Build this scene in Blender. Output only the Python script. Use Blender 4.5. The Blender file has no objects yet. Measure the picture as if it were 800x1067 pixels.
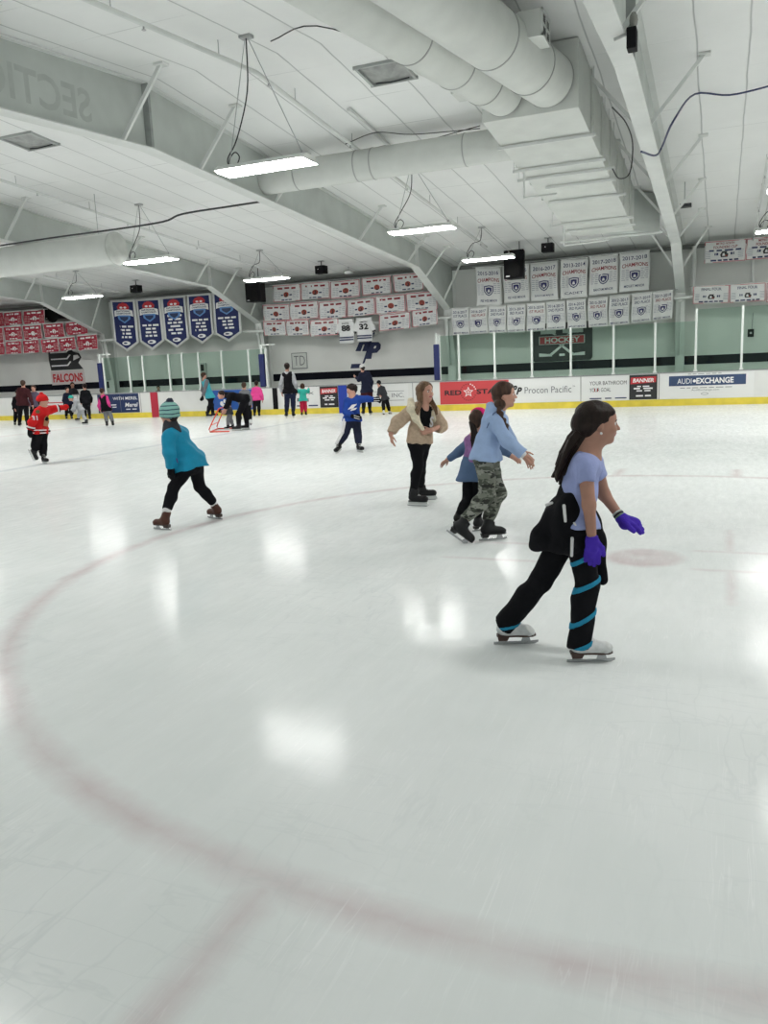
import bpy, bmesh, math, random
import numpy as np
from mathutils import Vector, Matrix
random.seed(7)
C = bpy.context.scene.collection
# ------------------------------------------------------------------ camera geometry (calibrated on the rink markings)
FPX, PITCH, ROLL, HEAD, EYE = 842.0178, 0.178, 0.0456, 0.3986, 1.5572
def _cam():
    F = np.array([-math.sin(HEAD)*math.cos(PITCH), math.cos(HEAD)*math.cos(PITCH), -math.sin(PITCH)])
    R0 = np.array([math.cos(HEAD), math.sin(HEAD), 0.0]); U0 = np.cross(R0, F)
    c, s = math.cos(ROLL), math.sin(ROLL)
    return F, R0*c - U0*s, U0*c + R0*s
VF_, VR_, VU_ = _cam(); CC = np.array([0.0, 0.0, EYE])
def ray(px, py): return VF_ + VR_*((px-400)/FPX) - VU_*((py-533.5)/FPX)
def at(px, py, X=None, Y=None, Z=None):
    """point of the place seen at a photo pixel, on the plane X=, Y= or Z="""
    d = ray(px, py)
    if Z is not None: t = (Z-CC[2])/d[2]
    elif Y is not None: t = (Y-CC[1])/d[1]
    else: t = (X-CC[0])/d[0]
    return CC + d*t
RIDGE_Y, RIDGE_Z, SLOPE = 11.92, 6.37, 0.0826
def roof_z(y): return RIDGE_Z - SLOPE*abs(y-RIDGE_Y)
def at_roof(px, py, drop=0.0):
    d = ray(px, py)
    t = (RIDGE_Z-drop+SLOPE*RIDGE_Y-CC[2])/(d[2]+SLOPE*d[1]); P = CC+d*t
    if P[1] < RIDGE_Y:
        t = (RIDGE_Z-drop-SLOPE*RIDGE_Y-CC[2])/(d[2]-SLOPE*d[1]); P = CC+d*t
    return P
BY, WY, BAN_Y = 25.986, 28.75, 27.75          # dasher boards, far wall, banner line
FRX = [-1.294-7.741*i for i in range(5)]      # steel frames

# ------------------------------------------------------------------ materials
MATS = {}
def mat(name, col, rough=.6, metal=0., spec=.5, bump=0., bscale=60., var=0., vscale=8., emit=0., coat=0., stretch=None):
    if name in MATS: return MATS[name]
    m = bpy.data.materials.new(name); m.use_nodes = True; nt = m.node_tree; b = nt.nodes['Principled BSDF']
    col = tuple(col)
    b.inputs['Base Color'].default_value = (*col, 1); b.inputs['Roughness'].default_value = rough
    b.inputs['Metallic'].default_value = metal; b.inputs['Specular IOR Level'].default_value = spec
    b.inputs['Coat Weight'].default_value = coat
    if emit: b.inputs['Emission Color'].default_value = (1, .99, .96, 1); b.inputs['Emission Strength'].default_value = emit
    if bump or var:
        tc = nt.nodes.new('ShaderNodeTexCoord'); src = tc.outputs['Object']
        if stretch:
            mp = nt.nodes.new('ShaderNodeMapping'); mp.inputs['Scale'].default_value = stretch
            nt.links.new(src, mp.inputs['Vector']); src = mp.outputs['Vector']
    if var:
        n = nt.nodes.new('ShaderNodeTexNoise'); n.inputs['Scale'].default_value = vscale; n.inputs['Detail'].default_value = 4
        nt.links.new(src, n.inputs['Vector'])
        r = nt.nodes.new('ShaderNodeValToRGB'); r.color_ramp.elements[0].position = .3; r.color_ramp.elements[1].position = .7
        r.color_ramp.elements[0].color = (*[max(0, c*(1-var)) for c in col], 1); r.color_ramp.elements[1].color = (*[min(1, c*(1+var)) for c in col], 1)
        nt.links.new(n.outputs['Fac'], r.inputs['Fac']); nt.links.new(r.outputs['Color'], b.inputs['Base Color'])
    if bump:
        n = nt.nodes.new('ShaderNodeTexNoise'); n.inputs['Scale'].default_value = bscale; n.inputs['Detail'].default_value = 3
        nt.links.new(src, n.inputs['Vector'])
        bp = nt.nodes.new('ShaderNodeBump'); bp.inputs['Strength'].default_value = bump; bp.inputs['Distance'].default_value = .01
        nt.links.new(n.outputs['Fac'], bp.inputs['Height']); nt.links.new(bp.outputs['Normal'], b.inputs['Normal'])
    MATS[name] = m
    return m
def srgb(r, g, b): return tuple(((c/255)/12.92 if c/255 <= .04045 else ((c/255+.055)/1.055)**2.4) for c in (r, g, b))

class NG:
    """tiny node-graph writer for the procedural surfaces"""
    def __init__(s, m): s.nt = m.node_tree
    def n(s, t, **kw):
        x = s.nt.nodes.new(t)
        for k, v in kw.items(): setattr(x, k, v)
        return x
    def plug(s, v, inp):
        if hasattr(v, 'links') or isinstance(v, bpy.types.NodeSocket): s.nt.links.new(v, inp)
        else: inp.default_value = v
    def m(s, op, a, b=0., c=None, clamp=False):
        x = s.n('ShaderNodeMath', operation=op, use_clamp=clamp); s.plug(a, x.inputs[0]); s.plug(b, x.inputs[1])
        if c is not None: s.plug(c, x.inputs[2])
        return x.outputs[0]
    def band(s, v, c, half, soft):            # 1 inside |v-c|<half, soft edge
        d = s.m('ABSOLUTE', s.m('SUBTRACT', v, c))
        return s.m('MULTIPLY_ADD', d, -1./soft, (half+soft/2)/soft, True)
    def mix(s, f, a, b):
        x = s.n('ShaderNodeMix', data_type='RGBA'); s.plug(f, x.inputs[0]); s.plug(a, x.inputs[6]); s.plug(b, x.inputs[7]); return x.outputs[2]
    def noise(s, vec, scale, detail=3., rough=.5):
        x = s.n('ShaderNodeTexNoise'); x.inputs['Scale'].default_value = scale; x.inputs['Detail'].default_value = detail; x.inputs['Roughness'].default_value = rough
        s.nt.links.new(vec, x.inputs['Vector']); return x.outputs['Fac']
    def scaled(s, vec, sc, rot=(0, 0, 0)):
        x = s.n('ShaderNodeMapping'); x.inputs['Scale'].default_value = sc; x.inputs['Rotation'].default_value = rot
        s.nt.links.new(vec, x.inputs['Vector']); return x.outputs['Vector']

# ------------------------------------------------------------------ objects
def wloc(o):
    v = np.zeros(3)
    while o is not None: v = v+np.array(o.location); o = o.parent
    return v
def link(name, me, parent=None, loc=None):
    o = bpy.data.objects.new(name, me); C.objects.link(o)
    if parent is not None: o.parent = parent
    if loc is not None: o.location = Vector(loc)
    return o
def tag(o, label, cat, group=None, kind=None):
    o['label'] = label
    if cat: o['category'] = cat
    if group: o['group'] = group
    if kind: o['kind'] = kind
    return o
def thing(name, label, cat, loc=(0, 0, 0), group=None):
    return tag(link(name, None, None, loc), label, cat, group)
def copy_tree(o, parent=None):
    c = o.copy(); C.objects.link(c); c.parent = parent
    for ch in o.children: copy_tree(ch, c)
    return c

class MB:
    """collects shapes in world coordinates; build() links them as one mesh object"""
    def __init__(s): s.v = []; s.f = []; s.sm = []
    def add(s, vs, fs, smooth=False):
        n = len(s.v); s.v += [tuple(map(float, p)) for p in vs]; s.f += [tuple(i+n for i in f) for f in fs]; s.sm += [smooth]*len(fs); return s
    def box(s, lo, hi):
        x0, y0, z0 = lo; x1, y1, z1 = hi
        return s.add([(x0, y0, z0), (x1, y0, z0), (x1, y1, z0), (x0, y1, z0), (x0, y0, z1), (x1, y0, z1), (x1, y1, z1), (x0, y1, z1)],
                     [(3, 2, 1, 0), (4, 5, 6, 7), (0, 1, 5, 4), (1, 2, 6, 5), (2, 3, 7, 6), (3, 0, 4, 7)])
    def prism(s, pts, d):                       # pts: planar 3-D loop, extruded along d
        pts = [np.array(p, float) for p in pts]; d = np.array(d, float); n = len(pts)
        nrm = sum(np.cross(pts[i]-pts[0], pts[(i+1) % n]-pts[0]) for i in range(n))
        if np.dot(nrm, d) > 0: pts = pts[::-1]
        return s.add(pts+[p+d for p in pts], [tuple(range(n)), tuple(range(2*n-1, n-1, -1))]+[((i+1) % n, i, n+i, n+(i+1) % n) for i in range(n)])
    def bar(s, a, b, w, h, up=(0, 0, 1)):       # rectangular bar from a to b
        a = np.array(a, float); b = np.array(b, float); d = b-a; d /= np.linalg.norm(d)
        x = np.cross(d, up); x = x/np.linalg.norm(x) if np.linalg.norm(x) > 1e-6 else np.array([1., 0, 0]); y = np.cross(x, d)
        return s.prism([a+x*w/2+y*h/2, a-x*w/2+y*h/2, a-x*w/2-y*h/2, a+x*w/2-y*h/2], b-a)
    def tube(s, pts, r, seg=10, caps=True):
        pts = [np.array(p, float) for p in pts]; n = len(pts); rs = r if hasattr(r, '__len__') else [r]*n
        vs = []; ref = None
        for i, p in enumerate(pts):
            d = pts[min(i+1, n-1)]-pts[max(i-1, 0)]; d = d/(np.linalg.norm(d)+1e-12)
            if ref is None: ref = np.array([0, 0, 1.]) if abs(d[2]) < .9 else np.array([1., 0, 0])
            x = np.cross(d, ref); x /= np.linalg.norm(x)+1e-12; y = np.cross(d, x); ref = np.cross(x, d)
            vs += [p+(x*math.cos(2*math.pi*k/seg)+y*math.sin(2*math.pi*k/seg))*rs[i] for k in range(seg)]
        fs = [(i*seg+k, i*seg+(k+1) % seg, (i+1)*seg+(k+1) % seg, (i+1)*seg+k) for i in range(n-1) for k in range(seg)]
        s.add(vs, fs, True)
        if caps: s.add(vs[:seg], [tuple(range(seg-1, -1, -1))]); s.add(vs[-seg:], [tuple(range(seg))])
        return s
    def ball(s, c, r, M=None, seg=12):
        c = np.array(c, float); r = np.array(r if hasattr(r, '__len__') else (r, r, r), float); M = np.eye(3) if M is None else M
        vs = []; rings = seg//2
        for i in range(1, rings):
            for k in range(seg):
                a, b = math.pi*i/rings, 2*math.pi*k/seg
                vs.append(c+M@(r*np.array([math.sin(a)*math.cos(b), math.sin(a)*math.sin(b), math.cos(a)])))
        t = len(vs); vs += [c+M@(r*np.array([0, 0, 1.])), c+M@(r*np.array([0, 0, -1.]))]
        fs = [(i*seg+k, (i+1)*seg+k, (i+1)*seg+(k+1) % seg, i*seg+(k+1) % seg) for i in range(rings-2) for k in range(seg)]
        fs += [(t, k, (k+1) % seg) for k in range(seg)]+[(t+1, (rings-2)*seg+(k+1) % seg, (rings-2)*seg+k) for k in range(seg)]
        return s.add(vs, fs, True)
    def build(s, name, m, parent=None, bevel=0., warp=None):
        off = wloc(parent) if parent is not None else np.zeros(3)
        V = np.array(s.v)
        if warp is not None: V = warp(V)
        me = bpy.data.meshes.new(name); me.from_pydata((V-off).tolist(), [], s.f); me.polygons.foreach_set('use_smooth', s.sm)
        for x in (m if isinstance(m, (list, tuple)) else [m]): me.materials.append(x)
        me.update(); o = link(name, me, parent)
        if bevel:
            b = o.modifiers.new('bevel', 'BEVEL'); b.width = bevel; b.segments = 2; b.limit_method = 'ANGLE'
        return o
def smooth(pts, n=5):
    P = [np.array(p, float) for p in pts]; P = [2*P[0]-P[1]]+P+[2*P[-1]-P[-2]]; out = []
    for i in range(1, len(P)-2):
        for k in range(n):
            t = k/n; out.append(.5*((2*P[i])+(P[i+1]-P[i-1])*t+(2*P[i-1]-5*P[i]+4*P[i+1]-P[i+2])*t*t+(3*P[i]-P[i-1]-3*P[i+1]+P[i+2])*t**3))
    return out+[P[-2]]
_TXT = {}
def text_data(t, bold=0., shear=0.):
    key = (t, bold, shear)
    if key not in _TXT:
        cu = bpy.data.curves.new('t', 'FONT'); cu.body = t; cu.offset = bold; cu.shear = shear; cu.resolution_u = 3
        o = bpy.data.objects.new('t', cu); C.objects.link(o); dg = bpy.context.evaluated_depsgraph_get()
        me = bpy.data.meshes.new_from_object(o.evaluated_get(dg))
        V = np.array([v.co[:] for v in me.vertices]).reshape(-1, 3); fs = [tuple(p.vertices) for p in me.polygons]
        bpy.data.objects.remove(o); bpy.data.curves.remove(cu); bpy.data.meshes.remove(me)
        lo, hi = V[:, :2].min(0), V[:, :2].max(0)
        _TXT[key] = ((V[:, :2]-lo)/(hi-lo), fs)
    return _TXT[key]
def put_text(mb, t, x0, x1, z0, z1, Y, bold=0., shear=0., arc=0., mirror=False):
    """letters on a plane facing the rink (-Y), filling the box x0..x1, z0..z1"""
    uv, fs = text_data(t, bold, shear); u = uv[:, 0]; w = uv[:, 1]
    if mirror: u = 1-u
    V = np.stack([x0+(x1-x0)*u, np.full(len(u), Y), z0+(z1-z0)*w+arc*(1-(2*u-1)**2)], 1)
    mb.add(V, [f[::-1] for f in fs] if mirror else fs); return mb
def scribble(mb, x0, x1, z, h, Y, words, rnd, arc=0.):
    """a line of lettering too small to read: word-long dashes"""
    ws = [rnd.uniform(.6, 1.4) for _ in range(words)]; tot = sum(ws)+.35*(words-1); x = x0
    for w in ws:
        ww = (x1-x0)*w/tot; u = (x+ww/2-x0)/(x1-x0); dz = arc*(1-(2*u-1)**2)
        mb.add([(x, Y, z+dz), (x+ww, Y, z+dz), (x+ww, Y, z+h+dz), (x, Y, z+h+dz)], [(0, 1, 2, 3)]); x += ww+(x1-x0)*.35/tot
    return mb
def disc(mb, cx, cz, rx, rz, Y, seg=20, a0=0., a1=2*math.pi):
    full = abs(a1-a0-2*math.pi) < 1e-6; n = seg if full else seg+1
    V = [(cx+rx*math.cos(a0+(a1-a0)*k/seg), Y, cz+rz*math.sin(a0+(a1-a0)*k/seg)) for k in range(n)]
    return mb.add(V, [tuple(range(n))])
def poly(mb, pts, Y): return mb.add([(x, Y, z) for x, z in pts], [tuple(range(len(pts)))])
# ------------------------------------------------------------------ surfaces of the hall
def ice_material():
    m = mat('ice', (.8, .83, .82), .2); nt = m.node_tree; g = NG(m); b = nt.nodes['Principled BSDF']
    tc = g.n('ShaderNodeTexCoord'); P = tc.outputs['Object']; sx = g.n('ShaderNodeSeparateXYZ'); nt.links.new(P, sx.inputs[0])
    wob = g.noise(P, 1.3, 4); wob2 = g.noise(P, 9, 4)
    x = g.m('ADD', sx.outputs[0], g.m('MULTIPLY', g.m('SUBTRACT', wob2, .5), .05)); y = g.m('ADD', sx.outputs[1], g.m('MULTIPLY', g.m('SUBTRACT', wob2, .5), .05))
    dx = g.m('SUBTRACT', x, -.527); dy = g.m('SUBTRACT', y, 6.434)
    r = g.m('SQRT', g.m('ADD', g.m('MULTIPLY', dx, dx), g.m('MULTIPLY', dy, dy)))
    ring = g.band(r, 4.55, .04, .15)
    spot = g.band(r, 0., .29, .1)
    ax = g.m('ABSOLUTE', dx); ay = g.m('ABSOLUTE', dy)
    L1 = g.m('MULTIPLY', g.band(ax, .95, .6, .06), g.band(ay, .3, .03, .05))
    L2 = g.m('MULTIPLY', g.band(ax, .62, .03, .05), g.band(ay, .72, .45, .06))
    hash_ = g.m('MULTIPLY', g.band(ax, .73, .03, .14), g.band(ay, 4.86, .36, .1))
    hash2 = g.m('MULTIPLY', g.band(ay, .0, .04, .12), g.band(ax, 4.7, .2, .1))
    red = g.m('MAXIMUM', g.m('MAXIMUM', ring, hash_), g.m('MULTIPLY', g.m('MAXIMUM', L1, L2), .45))
    red = g.m('MAXIMUM', red, g.m('MULTIPLY', spot, .75)); red = g.m('MAXIMUM', red, g.m('MULTIPLY', hash2, 0.))
    worn = g.m('MULTIPLY_ADD', g.noise(P, 2.2, 5, .6), 1.5, -.15, True)
    redf = g.m('MULTIPLY', g.m('MULTIPLY', red, worn), .9)
    blue = g.m('MULTIPLY', g.band(x, -12.02, .10, .16), .3)
    cen = g.m('MULTIPLY', g.band(x, -19.95, .12, .1), .22)
    # skate scratches: stretched noise in several directions, thresholded to hair lines
    scr = None
    for k, (rot, sc) in enumerate(((.35, 2.2), (1.2, 1.6), (-.6, 2.6), (2.4, 1.3))):
        w = g.noise(g.scaled(P, (sc*14, sc*.55, 1), (0, 0, rot)), 1.0, 2.5)
        l = g.band(w, .5, .003, .012); l = g.m('MULTIPLY', l, g.m('MULTIPLY_ADD', g.noise(g.scaled(P, (1, 1, 1), (0, 0, k)), .9+.3*k, 2), 5, -2.5, True))
        scr = l if scr is None else g.m('MAXIMUM', scr, l)
    snow = g.m('MULTIPLY_ADD', g.noise(g.scaled(P, (3.5, .5, 1), (0, 0, .9)), 1.2, 6, .65), 2.2, -1.0, True)
    base = g.mix(g.m('MULTIPLY_ADD', wob, 1.6, -.3, True), (.71, .745, .735, 1), (.80, .82, .815, 1))
    base = g.mix(g.m('MULTIPLY', snow, .5), base, (.84, .86, .86, 1))
    base = g.mix(redf, base, (.50, .35, .37, 1)); base = g.mix(blue, base, (.25, .33, .42, 1)); base = g.mix(cen, base, (.6, .25, .27, 1))
    dsc = g.band(g.noise(g.scaled(P, (1.1, 5.5, 1), (0, 0, .25)), 1.0, 4), .5, .004, .02); dsc = g.m('MAXIMUM', dsc, g.band(g.noise(g.scaled(P, (4.5, .9, 1), (0, 0, 1.9)), 1.0, 4), .48, .004, .02))
    dsc = g.m('MULTIPLY', dsc, g.m('MULTIPLY_ADD', g.noise(P, .5, 3), 4, -1.7, True))
    base = g.mix(g.m('MULTIPLY', dsc, .33), base, (.45, .50, .51, 1))
    base = g.mix(g.m('MULTIPLY', scr, .5), base, (.93, .94, .94, 1))
    nt.links.new(base, b.inputs['Base Color'])
    rough = g.m('ADD', g.m('MULTIPLY_ADD', g.noise(g.scaled(P, (5, 1.2, 1), (0, 0, .7)), 2, 5, .6), .13, .055), g.m('MULTIPLY', scr, .2))
    nt.links.new(rough, b.inputs['Roughness']); b.inputs['IOR'].default_value = 1.31; b.inputs['Specular IOR Level'].default_value = .30
    h = g.m('ADD', g.m('MULTIPLY', g.noise(P, 7, 4), .6), g.m('MULTIPLY', scr, .25))
    h = g.m('ADD', h, g.m('MULTIPLY', g.noise(g.scaled(P, (40, 6, 1), (0, 0, .6)), 1, 3), .12)); h = g.m('ADD', h, g.m('MULTIPLY', g.noise(P, 90, 3), .06))
    bp = g.n('ShaderNodeBump'); bp.inputs['Strength'].default_value = .12; bp.inputs['Distance'].default_value = .02
    nt.links.new(h, bp.inputs['Height']); nt.links.new(bp.outputs['Normal'], b.inputs['Normal'])
    # shaved snow and scratches cover part of the glossy ice
    d = g.n('ShaderNodeBsdfDiffuse'); nt.links.new(base, d.inputs[0]); mx = g.n('ShaderNodeMixShader')
    cover = g.m('MULTIPLY_ADD', g.noise(g.scaled(P, (9, 2.2, 1), (0, 0, .8)), 1.6, 6, .7), .9, .12, True)
    cover = g.m('MAXIMUM', cover, g.m('MAXIMUM', g.m('MULTIPLY', dsc, .95), scr))
    nt.links.new(cover, mx.inputs[0]); nt.links.new(b.outputs[0], mx.inputs[1]); nt.links.new(d.outputs[0], mx.inputs[2])
    nt.links.new(mx.outputs[0], nt.nodes['Material Output'].inputs['Surface'])
    return m
def ceiling_material():
    m = mat('ceiling_panels', (.8, .8, .8), .55); nt = m.node_tree; g = NG(m); b = nt.nodes['Principled BSDF']
    tc = g.n('ShaderNodeTexCoord'); P = tc.outputs['Object']; sx = g.n('ShaderNodeSeparateXYZ'); nt.links.new(P, sx.inputs[0])
    x = g.m('ADD', sx.outputs[0], g.m('MULTIPLY', g.m('SUBTRACT', g.noise(P, .8, 2), .5), .06)); y = g.m('ADD', sx.outputs[1], g.m('MULTIPLY', g.m('SUBTRACT', g.noise(P, .7, 2), .5), .1))
    fx = g.m('ABSOLUTE', g.m('SUBTRACT', g.m('FRACT', g.m('DIVIDE', g.m('ADD', x, 51.16), .745)), .5))
    fy = g.m('ABSOLUTE', g.m('SUBTRACT', g.m('FRACT', g.m('DIVIDE', g.m('ADD', y, 49.45), 1.41)), .5))
    sx_ = g.m('MULTIPLY_ADD', fx, 1/.026, -(.5-.026)/.026, True); sy_ = g.m('MULTIPLY_ADD', fy, 1/.010, -(.5-.010)/.010, True)
    gate = g.m('MULTIPLY_ADD', g.noise(P, .55, 2), 5, -2.2, True)
    seam = g.m('MAXIMUM', g.m('MULTIPLY', sx_, .62), g.m('MULTIPLY', g.m('MULTIPLY', sy_, gate), .65))
    dirt = g.m('MULTIPLY_ADD', g.noise(P, .6, 5, .6), 1.8, -.6, True)
    base = g.mix(dirt, (.88, .89, .88, 1), (.80, .81, .80, 1)); base = g.mix(seam, base, (.22, .23, .23, 1))
    nt.links.new(base, b.inputs['Base Color'])
    h = g.m('ADD', g.m('MULTIPLY', g.m('MAXIMUM', sx_, sy_), -1.), g.m('MULTIPLY', g.noise(P, 3, 3), .5))
    bp = g.n('ShaderNodeBump'); bp.inputs['Strength'].default_value = .35; bp.inputs['Distance'].default_value = .02
    nt.links.new(h, bp.inputs['Height']); nt.links.new(bp.outputs['Normal'], b.inputs['Normal'])
    return m
WHITE = mat('white_steel', (.70, .72, .70), .5, var=.06, vscale=2.)
GREYW = mat('frame_web_grey', (.52, .555, .53), .6, var=.10, vscale=1.2)
DUCT = mat('duct_white', (.66, .68, .65), .5, var=.05, vscale=2.5, bump=.15, bscale=25)
BLACK = mat('black_plastic', (.006, .006, .007), .6, spec=.15); DARK = mat('dark_cable', (.03, .032, .036), .5)
STEEL = mat('galvanised', (.45, .46, .46), .4, metal=.6); NAVY = mat('navy_paint', (.008, .015, .10), .45)
WALLM = mat('wall_paint', (.74, .75, .725), .75, var=.07, vscale=.7, bump=.1, bscale=12)
def struct(name, mb, m): o = mb.build(name, m); o['kind'] = 'structure'; return o
XL, XR = -42., 13.
struct('floor', MB().box((XL, -1.2, -.12), (XR, BY+.02, 0.)), ice_material())
struct('floor', MB().box((XL, BY+.02, -.12), (XR, WY+.2, -.004)), mat('concrete_floor', (.25, .25, .24), .8, var=.1, vscale=2))
yn = 2*RIDGE_Y-WY
for nm, (ya, yb) in (('ceiling', (RIDGE_Y, WY+.2)), ('ceiling', (yn-.2, RIDGE_Y))):
    za, zb = roof_z(ya), roof_z(yb)
    struct(nm, MB().prism([(XL, ya, za), (XL, yb, zb), (XL, yb, zb+.15), (XL, ya, za+.15)], (XR-XL, 0, 0)), ceiling_material())
struct('wall_far', MB().box((XL, WY, -.1), (XR, WY+.2, roof_z(WY)+.05)), WALLM)
for nm, xx in (('wall_right', (XR, XR+.2)), ('wall_left', (XL-.2, XL))):
    struct(nm, MB().prism([(xx[0], yn, -.1), (xx[0], WY+.2, -.1), (xx[0], WY+.2, roof_z(WY+.2)+.1), (xx[0], RIDGE_Y, RIDGE_Z+.1), (xx[0], yn, roof_z(yn)+.1)], (xx[1]-xx[0], 0, 0)), WALLM)
struct('trim_1', MB().box((XL, WY-.02, 1.17), (XR, WY, 1.45)), mat('dark_stripe', (.008, .009, .014), .8, spec=.08))
struct('trim_2', MB().box((XL, WY-.07, roof_z(WY)-.16), (XR, WY-.001, roof_z(WY)-.03)), mat('eave_grey', (.22, .23, .22), .7))

# ------------------------------------------------------------------ steel portal frames
KY, KZ, JY, JZ, RB = 24.9, 4.60, 28.08, 3.45, 5.34
def frame_profile():
    far = [(RIDGE_Y, RB), (KY, KZ), (JY, JZ), (28.40, 1.5), (28.42, 0.)]
    near = [(2*RIDGE_Y-y, z) for y, z in far[:0:-1]]
    return near+far
def zb_at(y):
    pr = frame_profile()
    for (a, za), (b, zb) in zip(pr, pr[1:]):
        if a <= y <= b: return za+(zb-za)*(y-a)/(b-a+1e-9)
def make_frame(X, label, braces, web_extra=None):
    r = thing('steel_frame', label, 'steel beam', (X, WY-.3, 0), 'steel roof frames')
    pr = frame_profile()
    up = [(y, roof_z(y)-.03) for y in (WY-.01, RIDGE_Y, yn+.01)]
    loop = pr+[(WY-.01, 0.)]+up+[(yn+.01, 0.)]
    w = MB()
    # web as one plate, quads between inner edge and roof line
    ys = sorted(set([yn+.5]+[p[0] for p in pr if p[1] > 1.4]+[RIDGE_Y]))
    for sx in (-.012, .012):
        vs = []; fs = []
        for y in ys: vs += [(X+sx, y, zb_at(y) if zb_at(y) is not None else JZ), (X+sx, y, roof_z(y)-.03)]
        for i in range(len(ys)-1):
            q = (2*i, 2*i+2, 2*i+3, 2*i+1); fs.append(q if sx > 0 else q[::-1])
        w.add(vs, fs)
    for sgn in (0, 1):
        ya, yb = (28.40, WY-.01) if sgn == 0 else (yn+.01, 2*RIDGE_Y-28.40)
        w.box((X-.009, ya, 0), (X+.009, yb, 3.6))
        yj = 28.08 if sgn == 0 else 2*RIDGE_Y-28.08
        w.box((X-.006, min(yj, ya, yb if sgn else ya), 1.5), (X+.006, max(yj, yb), roof_z(WY)-.05)) if sgn == 0 else None
    w.build('web', GREYW, r)
    fl = MB()
    for (a, za), (b, zb) in zip(pr, pr[1:]):
        d = np.array([0, b-a, zb-za]); d /= np.linalg.norm(d); n = np.array([0, -d[2], d[1]])
        p = [np.array([X-.14, a, za]), np.array([X-.14, b, zb])]
        fl.prism([p[0], p[1], p[1]-n*.022, p[0]-n*.022], (.28, 0, 0))
    fl.build('inner_flange', WHITE, r, .004)
    of = MB()
    for a, b in ((yn, RIDGE_Y), (RIDGE_Y, WY-.02)):
        of.prism([(X-.11, a, roof_z(a)-.03), (X-.11, b, roof_z(b)-.03), (X-.11, b, roof_z(b)-.005), (X-.11, a, roof_z(a)-.005)], (.22, 0, 0))
    of.box((X-.13, WY-.03, 0), (X+.13, WY-.005, roof_z(WY)-.05))
    of.build('outer_flange', WHITE, r)
    st = MB().box((X-.13, RIDGE_Y-.03, RB), (X+.13, RIDGE_Y+.03, RIDGE_Z-.03)); st.build('splice_plate', mat('splice_grey', (.33, .35, .34), .7, var=.15, vscale=6), r)
    for ky in (KY, 2*RIDGE_Y-KY):
        MB().box((X-.12, ky-.012, KZ), (X+.12, ky+.012, roof_z(ky)-.03)).build('stiffener', WHITE, r)
    for y, sgn in braces:
        z = zb_at(y)+.01
        d = min(.85, roof_z(y)-z-.1) if y < KY else .75
        b = MB().bar((X+sgn*.1, y, z), (X+sgn*(.1+d*.95), y+.05, roof_z(y)-.01), .055, .055)
        b.box((X+sgn*(.1+d*.95)-.09, y-.03, roof_z(y)-.035), (X+sgn*(.1+d*.95)+.09, y+.13, roof_z(y)-.002))
        b.build('flange_brace', WHITE, r)
    return r
BR = [(8.0, 1), (11.2, 1), (13.3, 1), (16.0, 1), (20.4, 1), (24.0, 1), (25.6, 1), (27.4, 1), (27.4, -1), (25.6, -1), (20.4, -1), (16., -1)]
make_frame(FRX[1], 'white steel roof frame whose grey web shows faint reversed lettering, upper left', BR)
make_frame(FRX[0], 'steel roof frame right of the big ducts, seen almost end on', [(7.6, 1), (8.9, -1), (10.6, 1), (14.6, 1), (14.4, -1), (18.4, 1), (18., -1), (21.5, 1), (21.5, -1), (24.3, 1), (24.3, -1), (26.5, 1), (26.5, -1)])
make_frame(FRX[2], 'steel roof frame coming down at the right end of the blue pennants', BR)
make_frame(FRX[3], 'steel roof frame coming down beside the red banners, far left', BR)
f1 = [o for o in bpy.data.objects if o.name.startswith('steel_frame') and abs(o.location.x-FRX[1]) < .01][0]
sg = MB(); Xw = FRX[1]+.0135
uv, fs = text_data('SECTION', .02)
ya, yb, z0, z1 = 10.62, 8.0, 5.38, 5.86
sg.add([(Xw, yb+(ya-yb)*(1-u), z0+(z1-z0)*w+.03*(yb+(ya-yb)*(1-u)-9.5)) for u, w in uv], [f for f in fs])
sg.build('faded_lettering', mat('faded_grey', (.44, .47, .45), .7, var=.06, vscale=5), f1)['label'] = 'faint ghost of reversed lettering on the web'
# blue pads on the glass end posts and eave pipe
def pipe(label, pts, r, m=WHITE, name='pipe', cat='pipe', group=None, hang=(), seg=10):
    o = MB().tube(smooth(pts) if cat == 'cable' else pts, r, seg).build(name, m); tag(o, label, cat, group); return o
EP = [at(x, y, Y=27.93)[2] for x, y in ((425, 348), (700, 347))]
zp = 2.62
eave = thing('eave_pipe', 'white horizontal pipe running along the far wall behind the banners', 'pipe', (-12, 27.93, zp))
ep = [at(x, y, Y=27.93) for x, y in ((-40, 363), (106, 354.7), (270, 345), (466, 331), (712, 310.3), (800, 302))]
MB().tube(ep, .05).build('pipe', WHITE, eave)
def ez(x): return float(np.interp(x, [p[0] for p in ep], [p[2] for p in ep]))
for x in FRX[:4]: MB().box((x-.05, 27.9, ez(x)-.12), (x+.05, 28.40, ez(x)-.05)).build('bracket', WHITE, eave)

# ------------------------------------------------------------------ ducts
def big_duct(label, end, r, d, L, rings):
    e = np.array(end); d = np.array(d, float); d /= np.linalg.norm(d)
    t = thing('round_duct', label, 'duct', e, 'big round ducts')
    MB().tube([e, e+d*L], r, 40).build('duct_tube', DUCT, t)
    for k in rings: MB().tube([e+d*(k-.012), e+d*(k+.012)], r+.008, 40).build('duct_seam', mat('duct_seam', (.4, .41, .4), .5), t)
    return t
B0Y, B1Y, BX0, BX1, BD = 13.25, 21.6, -3.6, -2.1, 1.0
e1, e2 = at(525, 98, Y=B0Y), at(572, 84, Y=B0Y)
D1 = (-.02, -1, -.02)
big_duct('left of the two big white round ducts entering the box duct', (e1[0], B0Y, e1[2]), .325, (-.15, -1, -.02), 5.5, (.03, .8, 1.75, 3.))
d2 = big_duct('right of the two big white round ducts, with a grille on its side', (e2[0], B0Y, e2[2]), .385, (-.15, -1, -.02), 5.5, (.03, .85, 2.2))
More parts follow.
